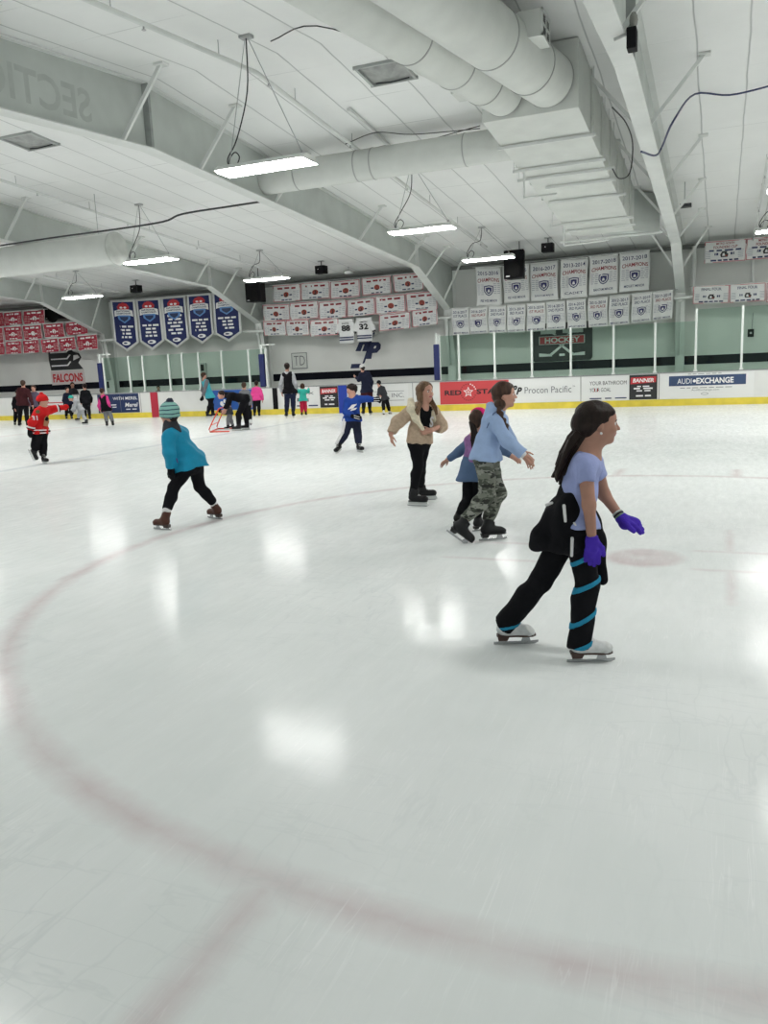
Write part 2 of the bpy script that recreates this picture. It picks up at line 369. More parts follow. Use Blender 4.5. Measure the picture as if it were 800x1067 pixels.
gp = at(560, 31, Y=11.55)
gr = thing('duct_grille', 'square white air grille box on the right big duct', 'vent', gp)
gx, gy, gz = gp
MB().box((gx-.22, gy-.24, gz-.16), (gx+.10, gy+.24, gz+.17)).build('grille_box', DUCT, gr, .006)
gf = MB()
for a, b in (((-.25, -.16), (.25, -.13)), ((-.25, .14), (.25, .17)), ((-.25, -.16), (-.22, .17)), ((.22, -.16), (.25, .17)), ((-.015, -.16), (.015, .17)), ((-.25, -.01), (.25, .01))):
    gf.box((gx+.10, gy+a[0], gz+a[1]), (gx+.118, gy+b[0], gz+b[1]))
gf.build('grille_frame', WHITE, gr)
sl = MB()
for k in range(11): sl.bar((gx+.104, gy-.22, gz-.12+k*.024), (gx+.104, gy+.22, gz-.12+k*.024), .004, .012)
sl.build('louvre', mat('louvre_dark', (.08, .08, .08), .6), gr)
bx = thing('box_duct', 'large white rectangular duct under the ceiling with trapeze bars below', 'duct', (BX0, B0Y, roof_z(B0Y)-BD))
fz = roof_z(B0Y)-BD; bz = roof_z(B1Y)-BD
MB().prism([(BX0, B0Y, fz), (BX0, B1Y, bz), (BX0, B1Y, roof_z(B1Y)-.02), (BX0, B0Y, roof_z(B0Y)-.02)], (BX1-BX0, 0, 0)).build('duct_body', DUCT, bx, .01)
for k in range(1, 7):
    y = B0Y+k*(B1Y-B0Y)/7; rb = MB(); rb.box((BX1, y-.02, roof_z(y)-BD), (BX1+.03, y+.02, roof_z(y)-.02)).build('standing_seam', DUCT, bx); rb = MB(); rb.box((BX0-.03, y-.02, roof_z(y)-BD), (BX0, y+.02, roof_z(y)-.02)).build('standing_seam', DUCT, bx)
# elbow at the far end running down to the right
MB().prism([(BX0+.75, B1Y, bz), (BX1, B1Y, bz), (BX1, B1Y, roof_z(B1Y)-.05), (BX0+.75, B1Y, roof_z(B1Y)-.05)], (.55, .75, -.05)).build('end_elbow', GREYW, bx)
for (px, py), xl in zip(((621, 140), (631, 166), (641, 175), (641, 187), (652, 202), (660, 226), (662, 234), (690, 242)), (.05, .1, .15, -.25, -.1, .25, .1, .35)):
    d = ray(px, py); t = (RIDGE_Z-BD-.04+SLOPE*RIDGE_Y-CC[2])/(d[2]+SLOPE*d[1]); p = CC+d*t
    b = MB().bar((BX0-xl, p[1], p[2]), (p[0], p[1], p[2]), .05, .045)
    for xx in (BX0-abs(xl)*.8 if xl > 0 else BX0+.2, BX1+.06): b.tube([(xx, p[1], p[2]-.03), (xx, p[1], roof_z(p[1]))], .007, 6) if xx > BX1 or xx < BX0 else None
    b.build('trapeze_bar', WHITE, bx)
cp = thing('conduit_drop', 'thin white conduit loop hanging left of the box duct', 'conduit', at(546, 205, Y=16.))
MB().tube([at(546, 160, Y=16.), at(546, 172, Y=16.), at(546, 206, Y=16.), at(580, 202, Y=16.)], .022, 8).build('conduit', WHITE, cp)
cq = thing('conduit_drop', 'thin white conduit loop hanging below the far end of the box duct', 'conduit', at(588, 256, Y=20.5))
MB().tube([at(588, 215, Y=20.5), at(588, 256, Y=20.5), at(634, 250, Y=20.5)], .022, 8).build('conduit', WHITE, cq)
DYm = 15.75
md = thing('round_duct', 'long white round duct running left from the box duct under the ceiling', 'duct', (-6, DYm, 5.5))
MB().tube([(FRX[1]+.03, DYm, 5.53), (BX0, DYm, 5.53)], .295, 36).build('duct_tube', DUCT, md)
for x in (-8.2, -6.85, -6.5, -4.6): MB().tube([(x-.012, DYm, 5.53), (x+.012, DYm, 5.53)], .302, 36).build('duct_seam', mat('duct_seam', (.4, .41, .4), .5), md)
q0 = at(121, 259, X=-13.7); rl = .37
ld = thing('round_duct', 'white round duct with a closed end hanging above the left banners', 'duct', q0)
MB().tube([q0, q0+np.array([-16, 0, 0])], rl*1.0, 36).build('duct_tube', DUCT, ld)
MB().tube([q0+np.array([-.02, 0, 0]), q0+np.array([.03, 0, 0])], rl+.02, 36).build('end_cap', mat('end_cap', (.52, .54, .51), .5, var=.1, vscale=5), ld)
for k in (1.4, 2.8, 4.2, 5.6):
    MB().ball(q0+np.array([-k, -.18, -.22]), (.06, .05, .05)).build('air_outlet', BLACK, ld)
for k in (.5, 3.5, 6.5):
    MB().tube([q0+np.array([-k, 0, rl]), (q0[0]-k, q0[1], roof_z(q0[1]))], .008, 6).build('hanger_wire', STEEL, ld)
for lab, px, py, (sx, sy, sz) in (('white box collar on the ceiling at the upper end of the left big duct', 392, 8, (.34, .3, .16)), ('small white ceiling box tucked behind the left big duct', 487, 92, (.22, .25, .12))):
    p = at_roof(px, py, sz)
    tag(MB().box((p[0]-sx, p[1]-sy, roof_z(p[1])-2*sz), (p[0]+sx, p[1]+sy, roof_z(p[1]+sy)-.0)).build('ceiling_box', DUCT, None, .006), lab, 'duct')

# ------------------------------------------------------------------ roof pipes, conduits, vents, cables
def roof_pipe(name, label, cat, pix, drop, r, m=WHITE, hang=True):
    pts = []
    for q in pix:
        p = at_roof(*q, drop); pts.append(p)
    X = float(np.mean([p[0] for p in pts])); ys = [p[1] for p in pts]
    y0, y1 = min(ys), max(ys)
    path = [(X, y0, roof_z(y0)-drop)]+([(X, RIDGE_Y, RIDGE_Z-drop)] if y0 < RIDGE_Y < y1 else [])+[(X, y1, roof_z(y1)-drop)]
    t = thing(name, label, cat, (X, (y0+y1)/2, roof_z((y0+y1)/2)-drop))
    MB().tube(path, r, 10).build('pipe', m, t)
    if hang:
        y = y0+.6
        while y < y1-.3:
            h = MB().tube([(X, y, roof_z(y)-drop), (X, y, roof_z(y))], .007, 6); h.ball((X, y, roof_z(y)-drop), (.03, .03, .03), seg=8); h.build('pipe_hanger', STEEL, t); y += 2.3
        y = y0+1.2
        while y < y1-.3:
            s = MB().tube([(X, y, roof_z(y)-drop), (X, y, roof_z(y)-drop-.07)], .012, 6); s.tube([(X, y, roof_z(y)-drop-.07), (X, y, roof_z(y)-drop-.075)], .03, 8); s.build('sprinkler_head', STEEL, t); y += 3.1
roof_pipe('sprinkler_pipe', 'white sprinkler pipe crossing the ceiling left of the large ceiling vent', 'pipe', [(56, 0), (246, 79), (430, 163), (500, 258)], .22, .034)
roof_pipe('sprinkler_pipe', 'white sprinkler pipe crossing the ceiling above the blue pennants', 'pipe', [(0, 184), (139, 234), (290, 288)], .2, .03)
roof_pipe('sprinkler_pipe', 'white sprinkler pipe on the ceiling above the red banners, far left', 'pipe', [(50, 287), (120, 305)], .2, .03)
roof_pipe('sprinkler_pipe', 'white sprinkler pipe beside the upper right edge, above the small right banners', 'pipe', [(797, 165), (783, 270)], .25, .03)
a, b = at_roof(363, 114, .05), at_roof(408, 154, .05)
tag(MB().bar(a, b, .06, .05).build('ceiling_channel', WHITE), 'short grey metal channel fixed to the ceiling left of the box duct', 'rail')
for lab, c in (('square translucent ceiling vent in front of the big ducts', [(370, 70), (416, 60), (432, 79), (390, 88)]), ('square ceiling vent at the left edge above the left duct', [(2, 143), (30, 137), (56, 149), (35, 155)])):
    P = [at_roof(*q) for q in c]; m_ = np.mean(P, 0); hx = .38; hy = .36
    v = thing('ceiling_vent', lab, 'vent', m_)
    fr = MB()
    for s in (-1, 1):
        fr.bar((m_[0]-hx-.04, m_[1]+s*hy, roof_z(m_[1]+s*hy)-.02), (m_[0]+hx+.04, m_[1]+s*hy, roof_z(m_[1]+s*hy)-.02), .04, .05)
        fr.bar((m_[0]+s*hx, m_[1]-hy, roof_z(m_[1]-hy)-.02), (m_[0]+s*hx, m_[1]+hy, roof_z(m_[1]+hy)-.02), .04, .05)
    fr.build('vent_frame', mat('vent_grey', (.4, .42, .41), .5), v)
    zt = lambda y: roof_z(y)-.004
    MB().add([(m_[0]-hx, m_[1]-hy, zt(m_[1]-hy)), (m_[0]+hx, m_[1]-hy, zt(m_[1]-hy)), (m_[0]+hx, m_[1]+hy, zt(m_[1]+hy)), (m_[0]-hx, m_[1]+hy, zt(m_[1]+hy)), (m_[0]+.05, m_[1]+.02, zt(m_[1])-.09)],
             [(0, 4, 1), (1, 4, 2), (2, 4, 3), (3, 4, 0)]).build('vent_sheet', mat('vent_sheet', (.3, .31, .3), .35, var=.35, vscale=4), v)
    MB().tube([(m_[0]-.3, m_[1]+.3, zt(m_[1]+.3)-.02), (m_[0], m_[1]+.2, zt(m_[1])-.1), (m_[0]+.3, m_[1]+.28, zt(m_[1]+.28)-.03)], .012, 6).build('vent_strap', DARK, v)
pipe('dark cable strung between two roof frames above the blue pennants', [at(286, 208, X=FRX[1]-.15), at(240, 215, X=-10.2), at(190, 223, X=-11.4), at(170, 231, X=-11.9), at(120, 239, X=-13.2), at(60, 247, X=-14.9), at(0, 256, X=-16.6)], .022, DARK, 'cable', 'cable', seg=6)
for lab, q in (('thin dark cable drooping on the ceiling from the first hanging light to the box duct', [(282, 43), (330, 27), (420, 55)]), ('thin dark cable looping along the long round duct', [(325, 166), (360, 162), (400, 152), (430, 150), (500, 131)]), ('thin dark cable under the ceiling from the channel to the box duct', [(360, 150), (392, 138), (430, 140), (500, 134)])):
    pipe(lab, [at_roof(*p_, .06+.05*(i % 2)) for i, p_ in enumerate(q)], .009, DARK, 'cable', 'cable', seg=6)
pipe('blue and black cable climbing from the right frame to the ceiling', [at(668, 158, X=FRX[0]+.1), at(683, 162, X=FRX[0]+.2), at(690, 152, X=FRX[0]+.25), at(702, 125, X=FRX[0]+.55), at_roof(724, 98, .1), at_roof(760, 99, .1), at_roof(800, 90, .08), at_roof(840, 78, .08)], .016, mat('blue_cable', (.03, .04, .12), .5), 'cable', 'cable', seg=6)
pipe('black cable loop hanging between the box duct and the right frame', [at(638, 112, X=-1.75), at(652, 128, X=-1.7), at(659, 150, X=-1.7), at(656, 180, X=-1.75), at(645, 186, X=-1.85), at(638, 176, X=-1.9)], .012, DARK, 'cable', 'cable', seg=6)
pl = at(658, 38, X=FRX[0]+.22)
fl_ = thing('floodlight', 'small dark floodlight fixed to the right roof frame near the top', 'lamp', pl)
MB().box(pl+np.array([-.05, -.09, -.15]), pl+np.array([.06, .09, .08])).build('lamp_box', BLACK, fl_, .01)
MB().ball(pl+np.array([.02, 0, .17]), (.05, .06, .09)).build('lamp_globe', mat('lamp_glass', (.25, .25, .23), .2), fl_)
MB().bar(pl+np.array([-.2, 0, .0]), pl+np.array([0, 0, .05]), .03, .03).build('lamp_bracket', STEEL, fl_)
pl = at(713, 214, X=FRX[0]+.35)
sn = thing('motion_sensor', 'small dark sensor on a bracket right of the right frame', 'sensor', pl)
MB().box(pl+np.array([-.1, -.1, -.05]), pl+np.array([.16, .1, .03])).build('sensor_box', DARK, sn)
MB().tube([pl+np.array([0, 0, .03]), (pl[0], pl[1], roof_z(pl[1]))], .012, 6).build('sensor_rod', STEEL, sn)
vp = [at(727, 238, Y=28.3), at(722, 310, Y=28.3)]
pipe('thick white vertical pipe right of the right column', [(vp[1][0], 28.35, 4.85), (vp[1][0], 28.35, 3.45), (vp[1][0], 28.33, 3.3)], .075)
pipe('thin white pole on the far wall between the two rows of right banners', [(at(784, 280, Y=28.5)[0], 28.5, 4.7), (at(784, 280, Y=28.5)[0], 28.5, 3.1)], .05)
wb = at(782, 347, Y=WY)
o_ = thing('wall_switch', 'small black box on the far wall below the right banners', 'box', (wb[0], WY, wb[2]))
MB().box((wb[0]-.09, WY-.07, wb[2]-.12), (wb[0]+.09, WY, wb[2]+.12)).build('switch_box', BLACK, o_, .01)
MB().box((wb[0]-.03, WY-.08, wb[2]-.03), (wb[0]+.03, WY-.07, wb[2]+.03)).build('switch_button', mat('grey_knob', (.4, .4, .4), .5), o_)
MB().tube([(wb[0]+.03, WY-.02, wb[2]+.12), (wb[0]+.05, WY-.02, 2.7)], .012, 6).build('conduit', STEEL, o_)

# ------------------------------------------------------------------ hanging lights (they light the hall)
LENS = mat('lens', (.9, .9, .9), .4, emit=46.); HZ = 4.48
LENS_DIM = mat('lens_dimmed', (.9, .9, .9), .4, emit=27.)  # weaker glow for the unseen near row, added to brighten the near ice
def make_light(x, y, label, group='hanging lights', lens=None):
    t = thing('hanging_light', label, 'light', (x, y, HZ), group)
    a, b = .72, .26
    h = MB()
    for s in (-1, 1):
        h.prism([(x-a, y+s*b, HZ), (x-a, y+s*b*.55, HZ+.075), (x-a, y+s*b*.55, HZ+.085), (x-a, y+s*(b+.012), HZ)], (2*a, 0, 0))
    h.box((x-a, y-b*.56, HZ+.072), (x+a, y+b*.56, HZ+.088))
    for s in (-1, 1): h.prism([(x+s*a, y-b, HZ), (x+s*a, y+b, HZ), (x+s*a, y+b*.56, HZ+.085), (x+s*a, y-b*.56, HZ+.085)], (s*.012, 0, 0))
    h.build('housing', WHITE, t)
    l = MB().prism([(x-a+.004, y-b+.01, HZ+.004), (x-a+.004, y+b-.01, HZ+.004), (x-a+.004, y+b*.6, HZ-.022), (x-a+.004, y-b*.6, HZ-.022)], (2*a-.008, 0, 0))
    l.build('lens', lens or LENS, t)
    px = x-.18; rz = roof_z(y)
    MB().box((px-.09, y-.06, rz-.04), (px+.09, y+.06, rz+.0)).build('ceiling_plate', STEEL, t)
    for s in (-1, 1):
        w = MB().tube([(x+s*.6, y, HZ+.085), (x+s*.6, y, HZ+.16)], .012, 6); w.tube([(x+s*.6, y, HZ+.15), (px+.02*s, y, rz-.03)], .006, 6); w.build('hanger_wire', STEEL, t)
    c = [(px, y, rz-.04), (px-.06, y+.03, rz-.4*(rz-HZ)), (px-.30, y+.05, HZ+.48), (px-.47, y+.03, HZ+.22), (px-.42, y, HZ+.10), (px-.30, y-.02, HZ+.10), (px-.24, y-.02, HZ+.20), (px-.32, y, HZ+.28), (px-.42, y+.02, HZ+.22), (px-.46, y, HZ+.085)]
    MB().tube(smooth(c), .010, 6).build('cord', DARK, t)
    return t
LX = [-28.7, -21.2, -13.62, -6.22, 1.42, 9.0]
LL = {(3, 1): 'large hanging light nearest the camera, above the long round duct', (3, 2): 'hanging light in the middle of the hall, below the end of the long duct', (3, 3): 'hanging light in front of the first white champions banner',
      (2, 2): 'hanging light above the blue pennants, near the capped duct end', (2, 3): 'hanging light left of the small white banners, in front of a speaker', (1, 3): 'hanging light above the red banners, far left', (4, 3): 'hanging light cut by the right edge, above the right banners'}
proto = None
for i, x in enumerate(LX):
    for j, y in ((0, 4.6), (1, 10.93), (2, 17.66), (3, 23.5)):
        if (i, j) in ((0, 0), (0, 1)): continue
        xx = x+(0 if (i, j) != (3, 3) else -.12)
        lab = LL.get((i, j), 'added hanging light out of view, brightens the hall, same row grid')  # lights missing from LL are unseen, added to raise the hall's brightness
        # each fixture has its own cord length because the roof slopes: one build per row, then copies
        make_light(xx, y+(.2 if (i, j) == (3, 3) else 0), lab, 'hanging lights' if (i, j) in LL else 'added hanging lights outside the frame', LENS_DIM if j == 0 else None)

# ------------------------------------------------------------------ speakers
def speaker(px, py, Y, w, h, d, label):
    p = at(px, py, Y=Y); t = thing('loudspeaker', label, 'speaker', p)
    x, y, z = p
    MB().prism([(x-w/2, y-d/2, z-h/2), (x+w/2, y-d/2, z-h/2), (x+w*.38, y+d/2, z-h/2), (x-w*.38, y+d/2, z-h/2)], (0, 0, h)).build('cabinet', BLACK, t, .015)
    MB().box((x-w*.45, y-d/2-.012, z-h*.46), (x+w*.45, y-d/2, z+h*.46)).build('speaker_grille', mat('grille_black', (.008, .008, .009), .9, spec=.08, bump=.5, bscale=300), t)
    MB().tube([(x, y-d/2-.02, z-h*.18), (x, y-d/2-.008, z-h*.18)], w*.33, 24).build('woofer', mat('woofer', (.004, .004, .004), .5, spec=.1), t)
    MB().box((x-w*.38, y-d/2-.018, z-h*.43), (x-w*.2, y-d/2-.012, z-h*.39)).build('badge', mat('badge_silver', (.5, .5, .5), .4), t)
    MB().tube([(x+w*.2, y, z+h/2), (x+w*.2, y, roof_z(y))], .015, 6).build('hanger_rod', DARK, t)
speaker(537, 276, 26., .64, .86, .5, 'big black loudspeaker hanging in front of the second white champions banner')
speaker(59, 326, 28.2, 1.0, .52, .5, 'dark loudspeaker tucked behind the frame right of the top red banners')
speaker(267, 305, 26., .62, .66, .5, 'big black loudspeaker hanging left of the small white banners')
for px, py, lab in ((571, 258, 'small black camera box on the ceiling above the white champions banners'), (335, 281, 'small black camera box on the ceiling above the small white banners'), (142, 301, 'small black camera box on the ceiling above the blue pennants')):
    p = at(px, py, Y=25.9); t = thing('ceiling_camera', lab, 'camera', p); x, y, z = p
    MB().box((x-.19, y-.15, z-.14), (x+.17, y+.15, z+.13)).build('camera_box', BLACK, t, .02)
    MB().tube([(x, y, z+.12), (x, y, roof_z(y))], .018, 8).build('mount_rod', DARK, t)
    MB().box((x-.1, y-.08, roof_z(y)-.02), (x+.1, y+.08, roof_z(y))).build('mount_plate', STEEL, t)
    MB().box((x-.08, y-.16, z+.0), (x-.05, y-.15, z+.02)).build('status_lamp', WHITE, t)
p = at(363, 284, Y=27.2); x, y, z = p
t = thing('smoke_detector', 'small white detector on the ceiling above the small white banners', 'detector', p)
MB().box((x-.14, y-.1, z-.05), (x+.14, y+.1, z+.05)).build('detector_case', WHITE, t, .02)
MB().tube([(x, y, z+.05), (x, y, roof_z(y))], .015, 6).build('mount_rod', STEEL, t)
# ------------------------------------------------------------------ dasher boards, glass, adverts
BH = 1.0
BOARD = mat('board_white', (.70, .71, .69), .35, var=.05, vscale=1.5); YEL = mat('kick_yellow', (.72, .58, .06), .4, var=.12, vscale=3)
CAPM = mat('cap_rail', (.30, .31, .31), .4)
XC = .75; RC = 8.5
arc = [(XC+RC*math.sin(a), BY-RC+RC*math.cos(a)) for a in [k*math.pi/2/14 for k in range(15)]]
path = [(XL+.1, BY)]+arc+[(XC+RC, 8.)]
def swept(y_in, y_out, z0, z1):
    mb = MB(); n = len(path); P = [np.array(p) for p in path]; N = []
    for i in range(n):
        d = P[min(i+1, n-1)]-P[max(i-1, 0)]; d /= np.linalg.norm(d); N.append(np.array([-d[1], d[0]]))
    vs = []
    for p, q in zip(P, N):
        for off, z in ((y_in, z0), (y_out, z0), (y_out, z1), (y_in, z1)): vs.append((*(p+q*off), z))
    fs = [(4*i+k, 4*i+(k+1) % 4, 4*i+4+(k+1) % 4, 4*i+4+k) for i in range(n-1) for k in range(4)]
    return mb.add(vs, [f[::-1] for f in fs]+[(0, 1, 2, 3), (4*n-1, 4*n-2, 4*n-3, 4*n-4)])
db = thing('dasher_boards', 'long white dasher boards around the ice with a yellow kick strip', 'barrier', (-12, BY, 0))
swept(0, .12, 0, BH-.03).build('board_panel', BOARD, db)
swept(-.015, .0, .0, .2).build('kick_strip', YEL, db)
swept(-.02, .15, BH-.03, BH).build('cap_rail', CAPM, db)
for px in (80, 145.5, 330, 383, 430, 446, 605, 686.5, 787):
    x = at(px, 408, Y=BY)[0]; MB().box((x-.012, BY-.004, .2), (x+.012, BY, BH-.03)).build('panel_joint', mat('joint_grey', (.3, .3, .3), .6), db)
def bx(px, py=410): return float(at(px, py, Y=BY)[0])
def stripe(label, p0, p1, col, z0=.0):
    x0, x1 = bx(p0), bx(p1)
    tag(MB().box((x0, BY-.018, z0), (x1, BY+.0, BH-.01)).build('painted_stripe', col), label, 'stripe')
RED = mat('line_red', (.42, .02, .045), .45)
stripe('red centre line stripe painted up the white boards', 156.5, 164, RED)
stripe('blue line stripe painted up the boards behind the boy in the blue hoodie', 352.5, 361.5, mat('line_blue', (.01, .04, .33), .45))
gt = MB(); x0, x1 = bx(284), bx(289)
tag(gt.box((x0, BY-.017, .2), (x1, BY-.0, BH-.0)).build('gate_gap', BLACK), 'narrow dark gate gap in the boards left of the adult in the dark vest', 'gap')
LG = mat('print_grey', (.16, .17, .18), .5); LW = mat('print_white', (.8, .8, .8), .5); LB = mat('print_black', (.012, .012, .014), .5)
LN = mat('print_navy', (.02, .03, .10), .5); LR = mat('print_red', (.50, .025, .035), .45)
YP = BY-.006
def advert(label, p0, p1, z0, z1, m, parts, name='advert_panel'):
    x0, x1 = bx(p0), bx(p1)
    t = thing(name, label, 'advert', ((x0+x1)/2, BY, z0))
    MB().box((x0, YP, z0), (x1, BY, z1)).build('panel', m, t)
    W = x1-x0; H = z1-z0; rnd = random.Random(p0)
    mbs = {}
    def X(u): return x0+W*u
    def Z(v): return z0+H*v
    Y = YP-.004
    for p in parts:
        k, nm, mm = p[0], p[1], p[2]; a = p[3:]
        mb = mbs.setdefault((nm, mm.name), MB())
        if k == 't': put_text(mb, a[0], X(a[1]), X(a[2]), Z(a[3]), Z(a[4]), Y-.003*(len(a) > 7 and a[7] or 0), a[5] if len(a) > 5 else 0, a[6] if len(a) > 6 else 0)
        elif k == 's': scribble(mb, X(a[0]), X(a[1]), Z(a[2]), H*a[3], Y, a[4], rnd)
        elif k == 'b': mb.box((X(a[0]), Y+.0015, Z(a[2])), (X(a[1]), Y+.003, Z(a[3])))
        elif k == 'p': poly(mb, [(X(u), Z(v)) for u, v in a[0]], Y-.001*(a[1] if len(a) > 1 else 0))
        elif k == 'd': disc(mb, X(a[0]), Z(a[1]), a[2]*H, a[3]*H, Y-.001*(a[4] if len(a) > 4 else 0))
    for (nm, mn), mb in mbs.items(): mb.build(nm, MATS[mn], t)
    return t
CR = mat('ad_red', (.55, .055, .06), .4); CN = mat('ad_navy', (.012, .025, .09), .4); CB = mat('ad_blue', (.02, .10, .40), .4); CK = mat('ad_black', (.018, .018, .02), .4); CW = mat('ad_white', (.73, .74, .73), .4)
z0, z1 = .215, .955
advert('navy board advert with white script behind the skater in pink and black', 101, 144, z0, z1, CN, [('t', 'lettering', LW, 'WITH MEREL', .38, .97, .68, .84, .01), ('t', 'script', LW, 'Merel', .66, .97, .3, .52, .02, .2), ('b', 'rule', LG, .55, .56, .05, .95), ('s', 'small_print', LW, .08, .45, .4, .05, 3), ('s', 'small_print', LW, .08, .45, .28, .05, 3), ('s', 'small_print', LW, .68, .93, .15, .05, 2)])
advert('white board panel with two thin red stripes behind the child in red', 30, 66, z0, z1, CW, [('b', 'stripes', LR, .5, .99, .62, .67), ('b', 'stripes', LR, .5, .99, .46, .51)])
advert('blue board advert with pale flower shape behind the bending adult', 220.5, 266, z0, z1, CB, [('d', 'emblem', LW, .22, .33, .1, .12), ('d', 'emblem', LW, .29, .45, .08, .1), ('d', 'emblem', LW, .27, .22, .1, .08), ('d', 'emblem_yellow', YEL, .36, .36, .09, .1, 1), ('s', 'small_print', LW, .55, .9, .65, .08, 2)])
advert('white board advert behind the small child in the teal jacket', 306, 332.5, z0, z1, CW, [('t', 'lettering', LG, 'JTDX', .03, .8, .6, .76, .015), ('s', 'web_address', LN, .1, .93, .08, .06, 2), ('b', 'emblem', LG, .12, .3, .32, .48), ('b', 'emblem', LG, .4, .58, .3, .46)])
ban = [('p', 'red_plate', LR, [(.04, .63), (.95, .69), (.96, .93), (.05, .9)]), ('t', 'plate_lettering', LW, 'BANNER', .12, .88, .7, .86, .03, .2, 1), ('s', 'small_print', LW, .28, .72, .51, .05, 2), ('s', 'small_print', LW, .16, .84, .42, .06, 2), ('s', 'small_print', LW, .26, .76, .33, .05, 2), ('s', 'small_print', LW, .24, .78, .12, .06, 2)]
advert('black and red board advert left of the blue line stripe', 333.2, 352, z0, z1, CK, ban)
advert('white board advert ending INC. right of the boy in blue hoodie', 386, 425, z0, z1, CW, [('t', 'lettering', LG, 'C, INC.', .35, .9, .36, .58, .0), ('b', 'rule', LG, .1, .9, .66, .68), ('b', 'rule', LG, .1, .9, .24, .26)])
star = []
for k in range(10):
    rr = .2 if k % 2 == 0 else .085; a = math.pi/2+k*math.pi/5; star.append((rr*math.cos(a), rr*math.sin(a)))
x0, x1 = bx(458.5), bx(530); W = x1-x0; H = z1-z0
def su(sc, cx=.42, cz=.52): return [(cx+x*sc*H/W, cz+y*sc) for x, y in star]
rs = [('p', 'star', LW, su(1.25), 0), ('p', 'star_inner', CR, su(.85), 1), ('p', 'star_core', LW, su(.3), 2), ('t', 'lettering', LB, 'RED', .07, .32, .4, .62, .03), ('t', 'lettering', LB, 'STAR', .54, .9, .42, .64, .03)]
for k in range(9):
    a = math.pi*(.12+.76*k/8); rs.append(('d', 'ring_print_white' if 2 < k < 6 else 'ring_print', LW if k < 4 else mat('print_dark_red', (.22, .02, .03), .5), .42+.36*math.cos(a)*H/W, .52+.36*math.sin(a), .03, .03)); rs.append(('d', 'ring_print', mat('print_dark_red', (.22, .02, .03), .5), .42+.34*math.cos(-a)*H/W, .50+.34*math.sin(-a), .03, .03))
advert('red board advert with a star, behind the girl in the light blue hoodie', 458.5, 530, z0, z1, CR, rs)
advert('white board advert with black monogram right of the red star advert', 530.5, 604, z0, z1, CW, [('t', 'monogram', LB, 'P', .04, .12, .42, .74, .05, .35), ('t', 'monogram', LB, 'P', .10, .19, .34, .66, .05, .35, 1), ('t', 'lettering', LG, 'Procon Pacific', .225, .885, .38, .66, .0), ('t', 'lettering', LG, 'TM', .9, .935, .6, .66, .0)])
advert('white board advert about a bathroom, above the dark-haired girl', 606, 655.2, z0, z1, CW, [('t', 'lettering', LB, 'YOUR BATHROOM', .17, .95, .64, .8, .0), ('t', 'lettering', LB, 'YOUR GOAL', .17, .62, .36, .52, .0), ('b', 'red_letters', LR, .27, .285, .37, .51), ('b', 'red_letters', LR, .33, .345, .37, .51), ('s', 'web_address', LN, .17, .95, .06, .05, 3)])
advert('black and red board advert right of the bathroom advert', 655.5, 684.5, z0, z1, CK, ban)
advert('white board advert with a long navy band, right part of the boards', 687, 787, z0, z1, CW, [('b', 'navy_band', mat('ad_band', (.03, .06, .14), .4), .10, .9, .5, .9), ('t', 'band_lettering', LW, 'AUDI', .19, .34, .58, .79, .0, 0, 1), ('d', 'band_lettering', LW, .37, .685, .06, .06, 3), ('t', 'band_lettering', LW, 'EXCHANGE', .39, .775, .57, .8, .03, 0, 1), ('s', 'small_print', LG, .22, .76, .4, .025, 7), ('t', 'web_address', LG, 'AudiExchange.com', .34, .63, .27, .36, .0), ('d', 'emblem', LG, .48, .17, .14, .05), ('d', 'emblem_inner', CW, .48, .17, .12, .035, 1), ('s', 'small_print', LG, .30, .65, .95, .02, 6)])
advert('plain blue board advert at the right edge', 788.5, 812, z0, z1, CB, [('b', 'rule', CN, .0, .02, .0, 1.)])
# hanging kick-strip marks
# glass panes and posts
GLS = bpy.data.materials.new('shield_glass'); GLS.use_nodes = True
nt = GLS.node_tree; g = NG(GLS); nt.nodes.remove(nt.nodes['Principled BSDF'])
tr = g.n('ShaderNodeBsdfTransparent'); tr.inputs[0].default_value = (.80, .885, .84, 1)
gl = g.n('ShaderNodeBsdfGlossy'); gl.inputs['Roughness'].default_value = .04; gl.inputs[0].default_value = (.8, .95, .88, 1)
df = g.n('ShaderNodeBsdfDiffuse'); df.inputs[0].default_value = (.42, .58, .5, 1)
lw = g.n('ShaderNodeLayerWeight'); fr_ = g.m('MULTIPLY_ADD', g.m('POWER', lw.outputs['Facing'], 4.), .3, .015)
mx0 = g.n('ShaderNodeMixShader'); mx0.inputs[0].default_value = .0; nt.links.new(tr.outputs[0], mx0.inputs[1]); nt.links.new(df.outputs[0], mx0.inputs[2])
mx = g.n('ShaderNodeMixShader'); nt.links.new(fr_, mx.inputs[0]); nt.links.new(mx0.outputs[0], mx.inputs[1]); nt.links.new(gl.outputs[0], mx.inputs[2])
nt.links.new(mx.outputs[0], nt.nodes['Material Output'].inputs['Surface'])
POST = mat('post_white', (.68, .72, .69), .4)
GY = BY+.07
def glass_run(pxs, label, top=2.40, high=()):
    xs = [float(at(px, 400, Y=GY)[0]) for px in pxs]
    grp = 'glass panes '+label
    for i, (a, b) in enumerate(zip(xs, xs[1:])):
        z = top+(.33 if i in high else 0)
        tag(MB().box((a+.03, GY-.002, BH), (b-.03, GY+.002, z)).build('glass_shield', GLS), 'clear greenish glass shield on the boards, '+label, 'glass shield', grp)
    for i, a in enumerate(xs):
        z = top+(.36 if i in high or i-1 in high else .03)
        p = thing('glass_post', 'slim white post of the glass shields, '+label, 'post', (a, GY, BH), 'glass posts '+label)
        MB().box((a-.032, GY-.045, BH), (a+.032, GY+.04, z)).build('post', POST, p, .006)
        MB().box((a-.055, GY-.06, BH), (a+.055, GY+.06, BH+.05)).build('post_foot', POST, p)
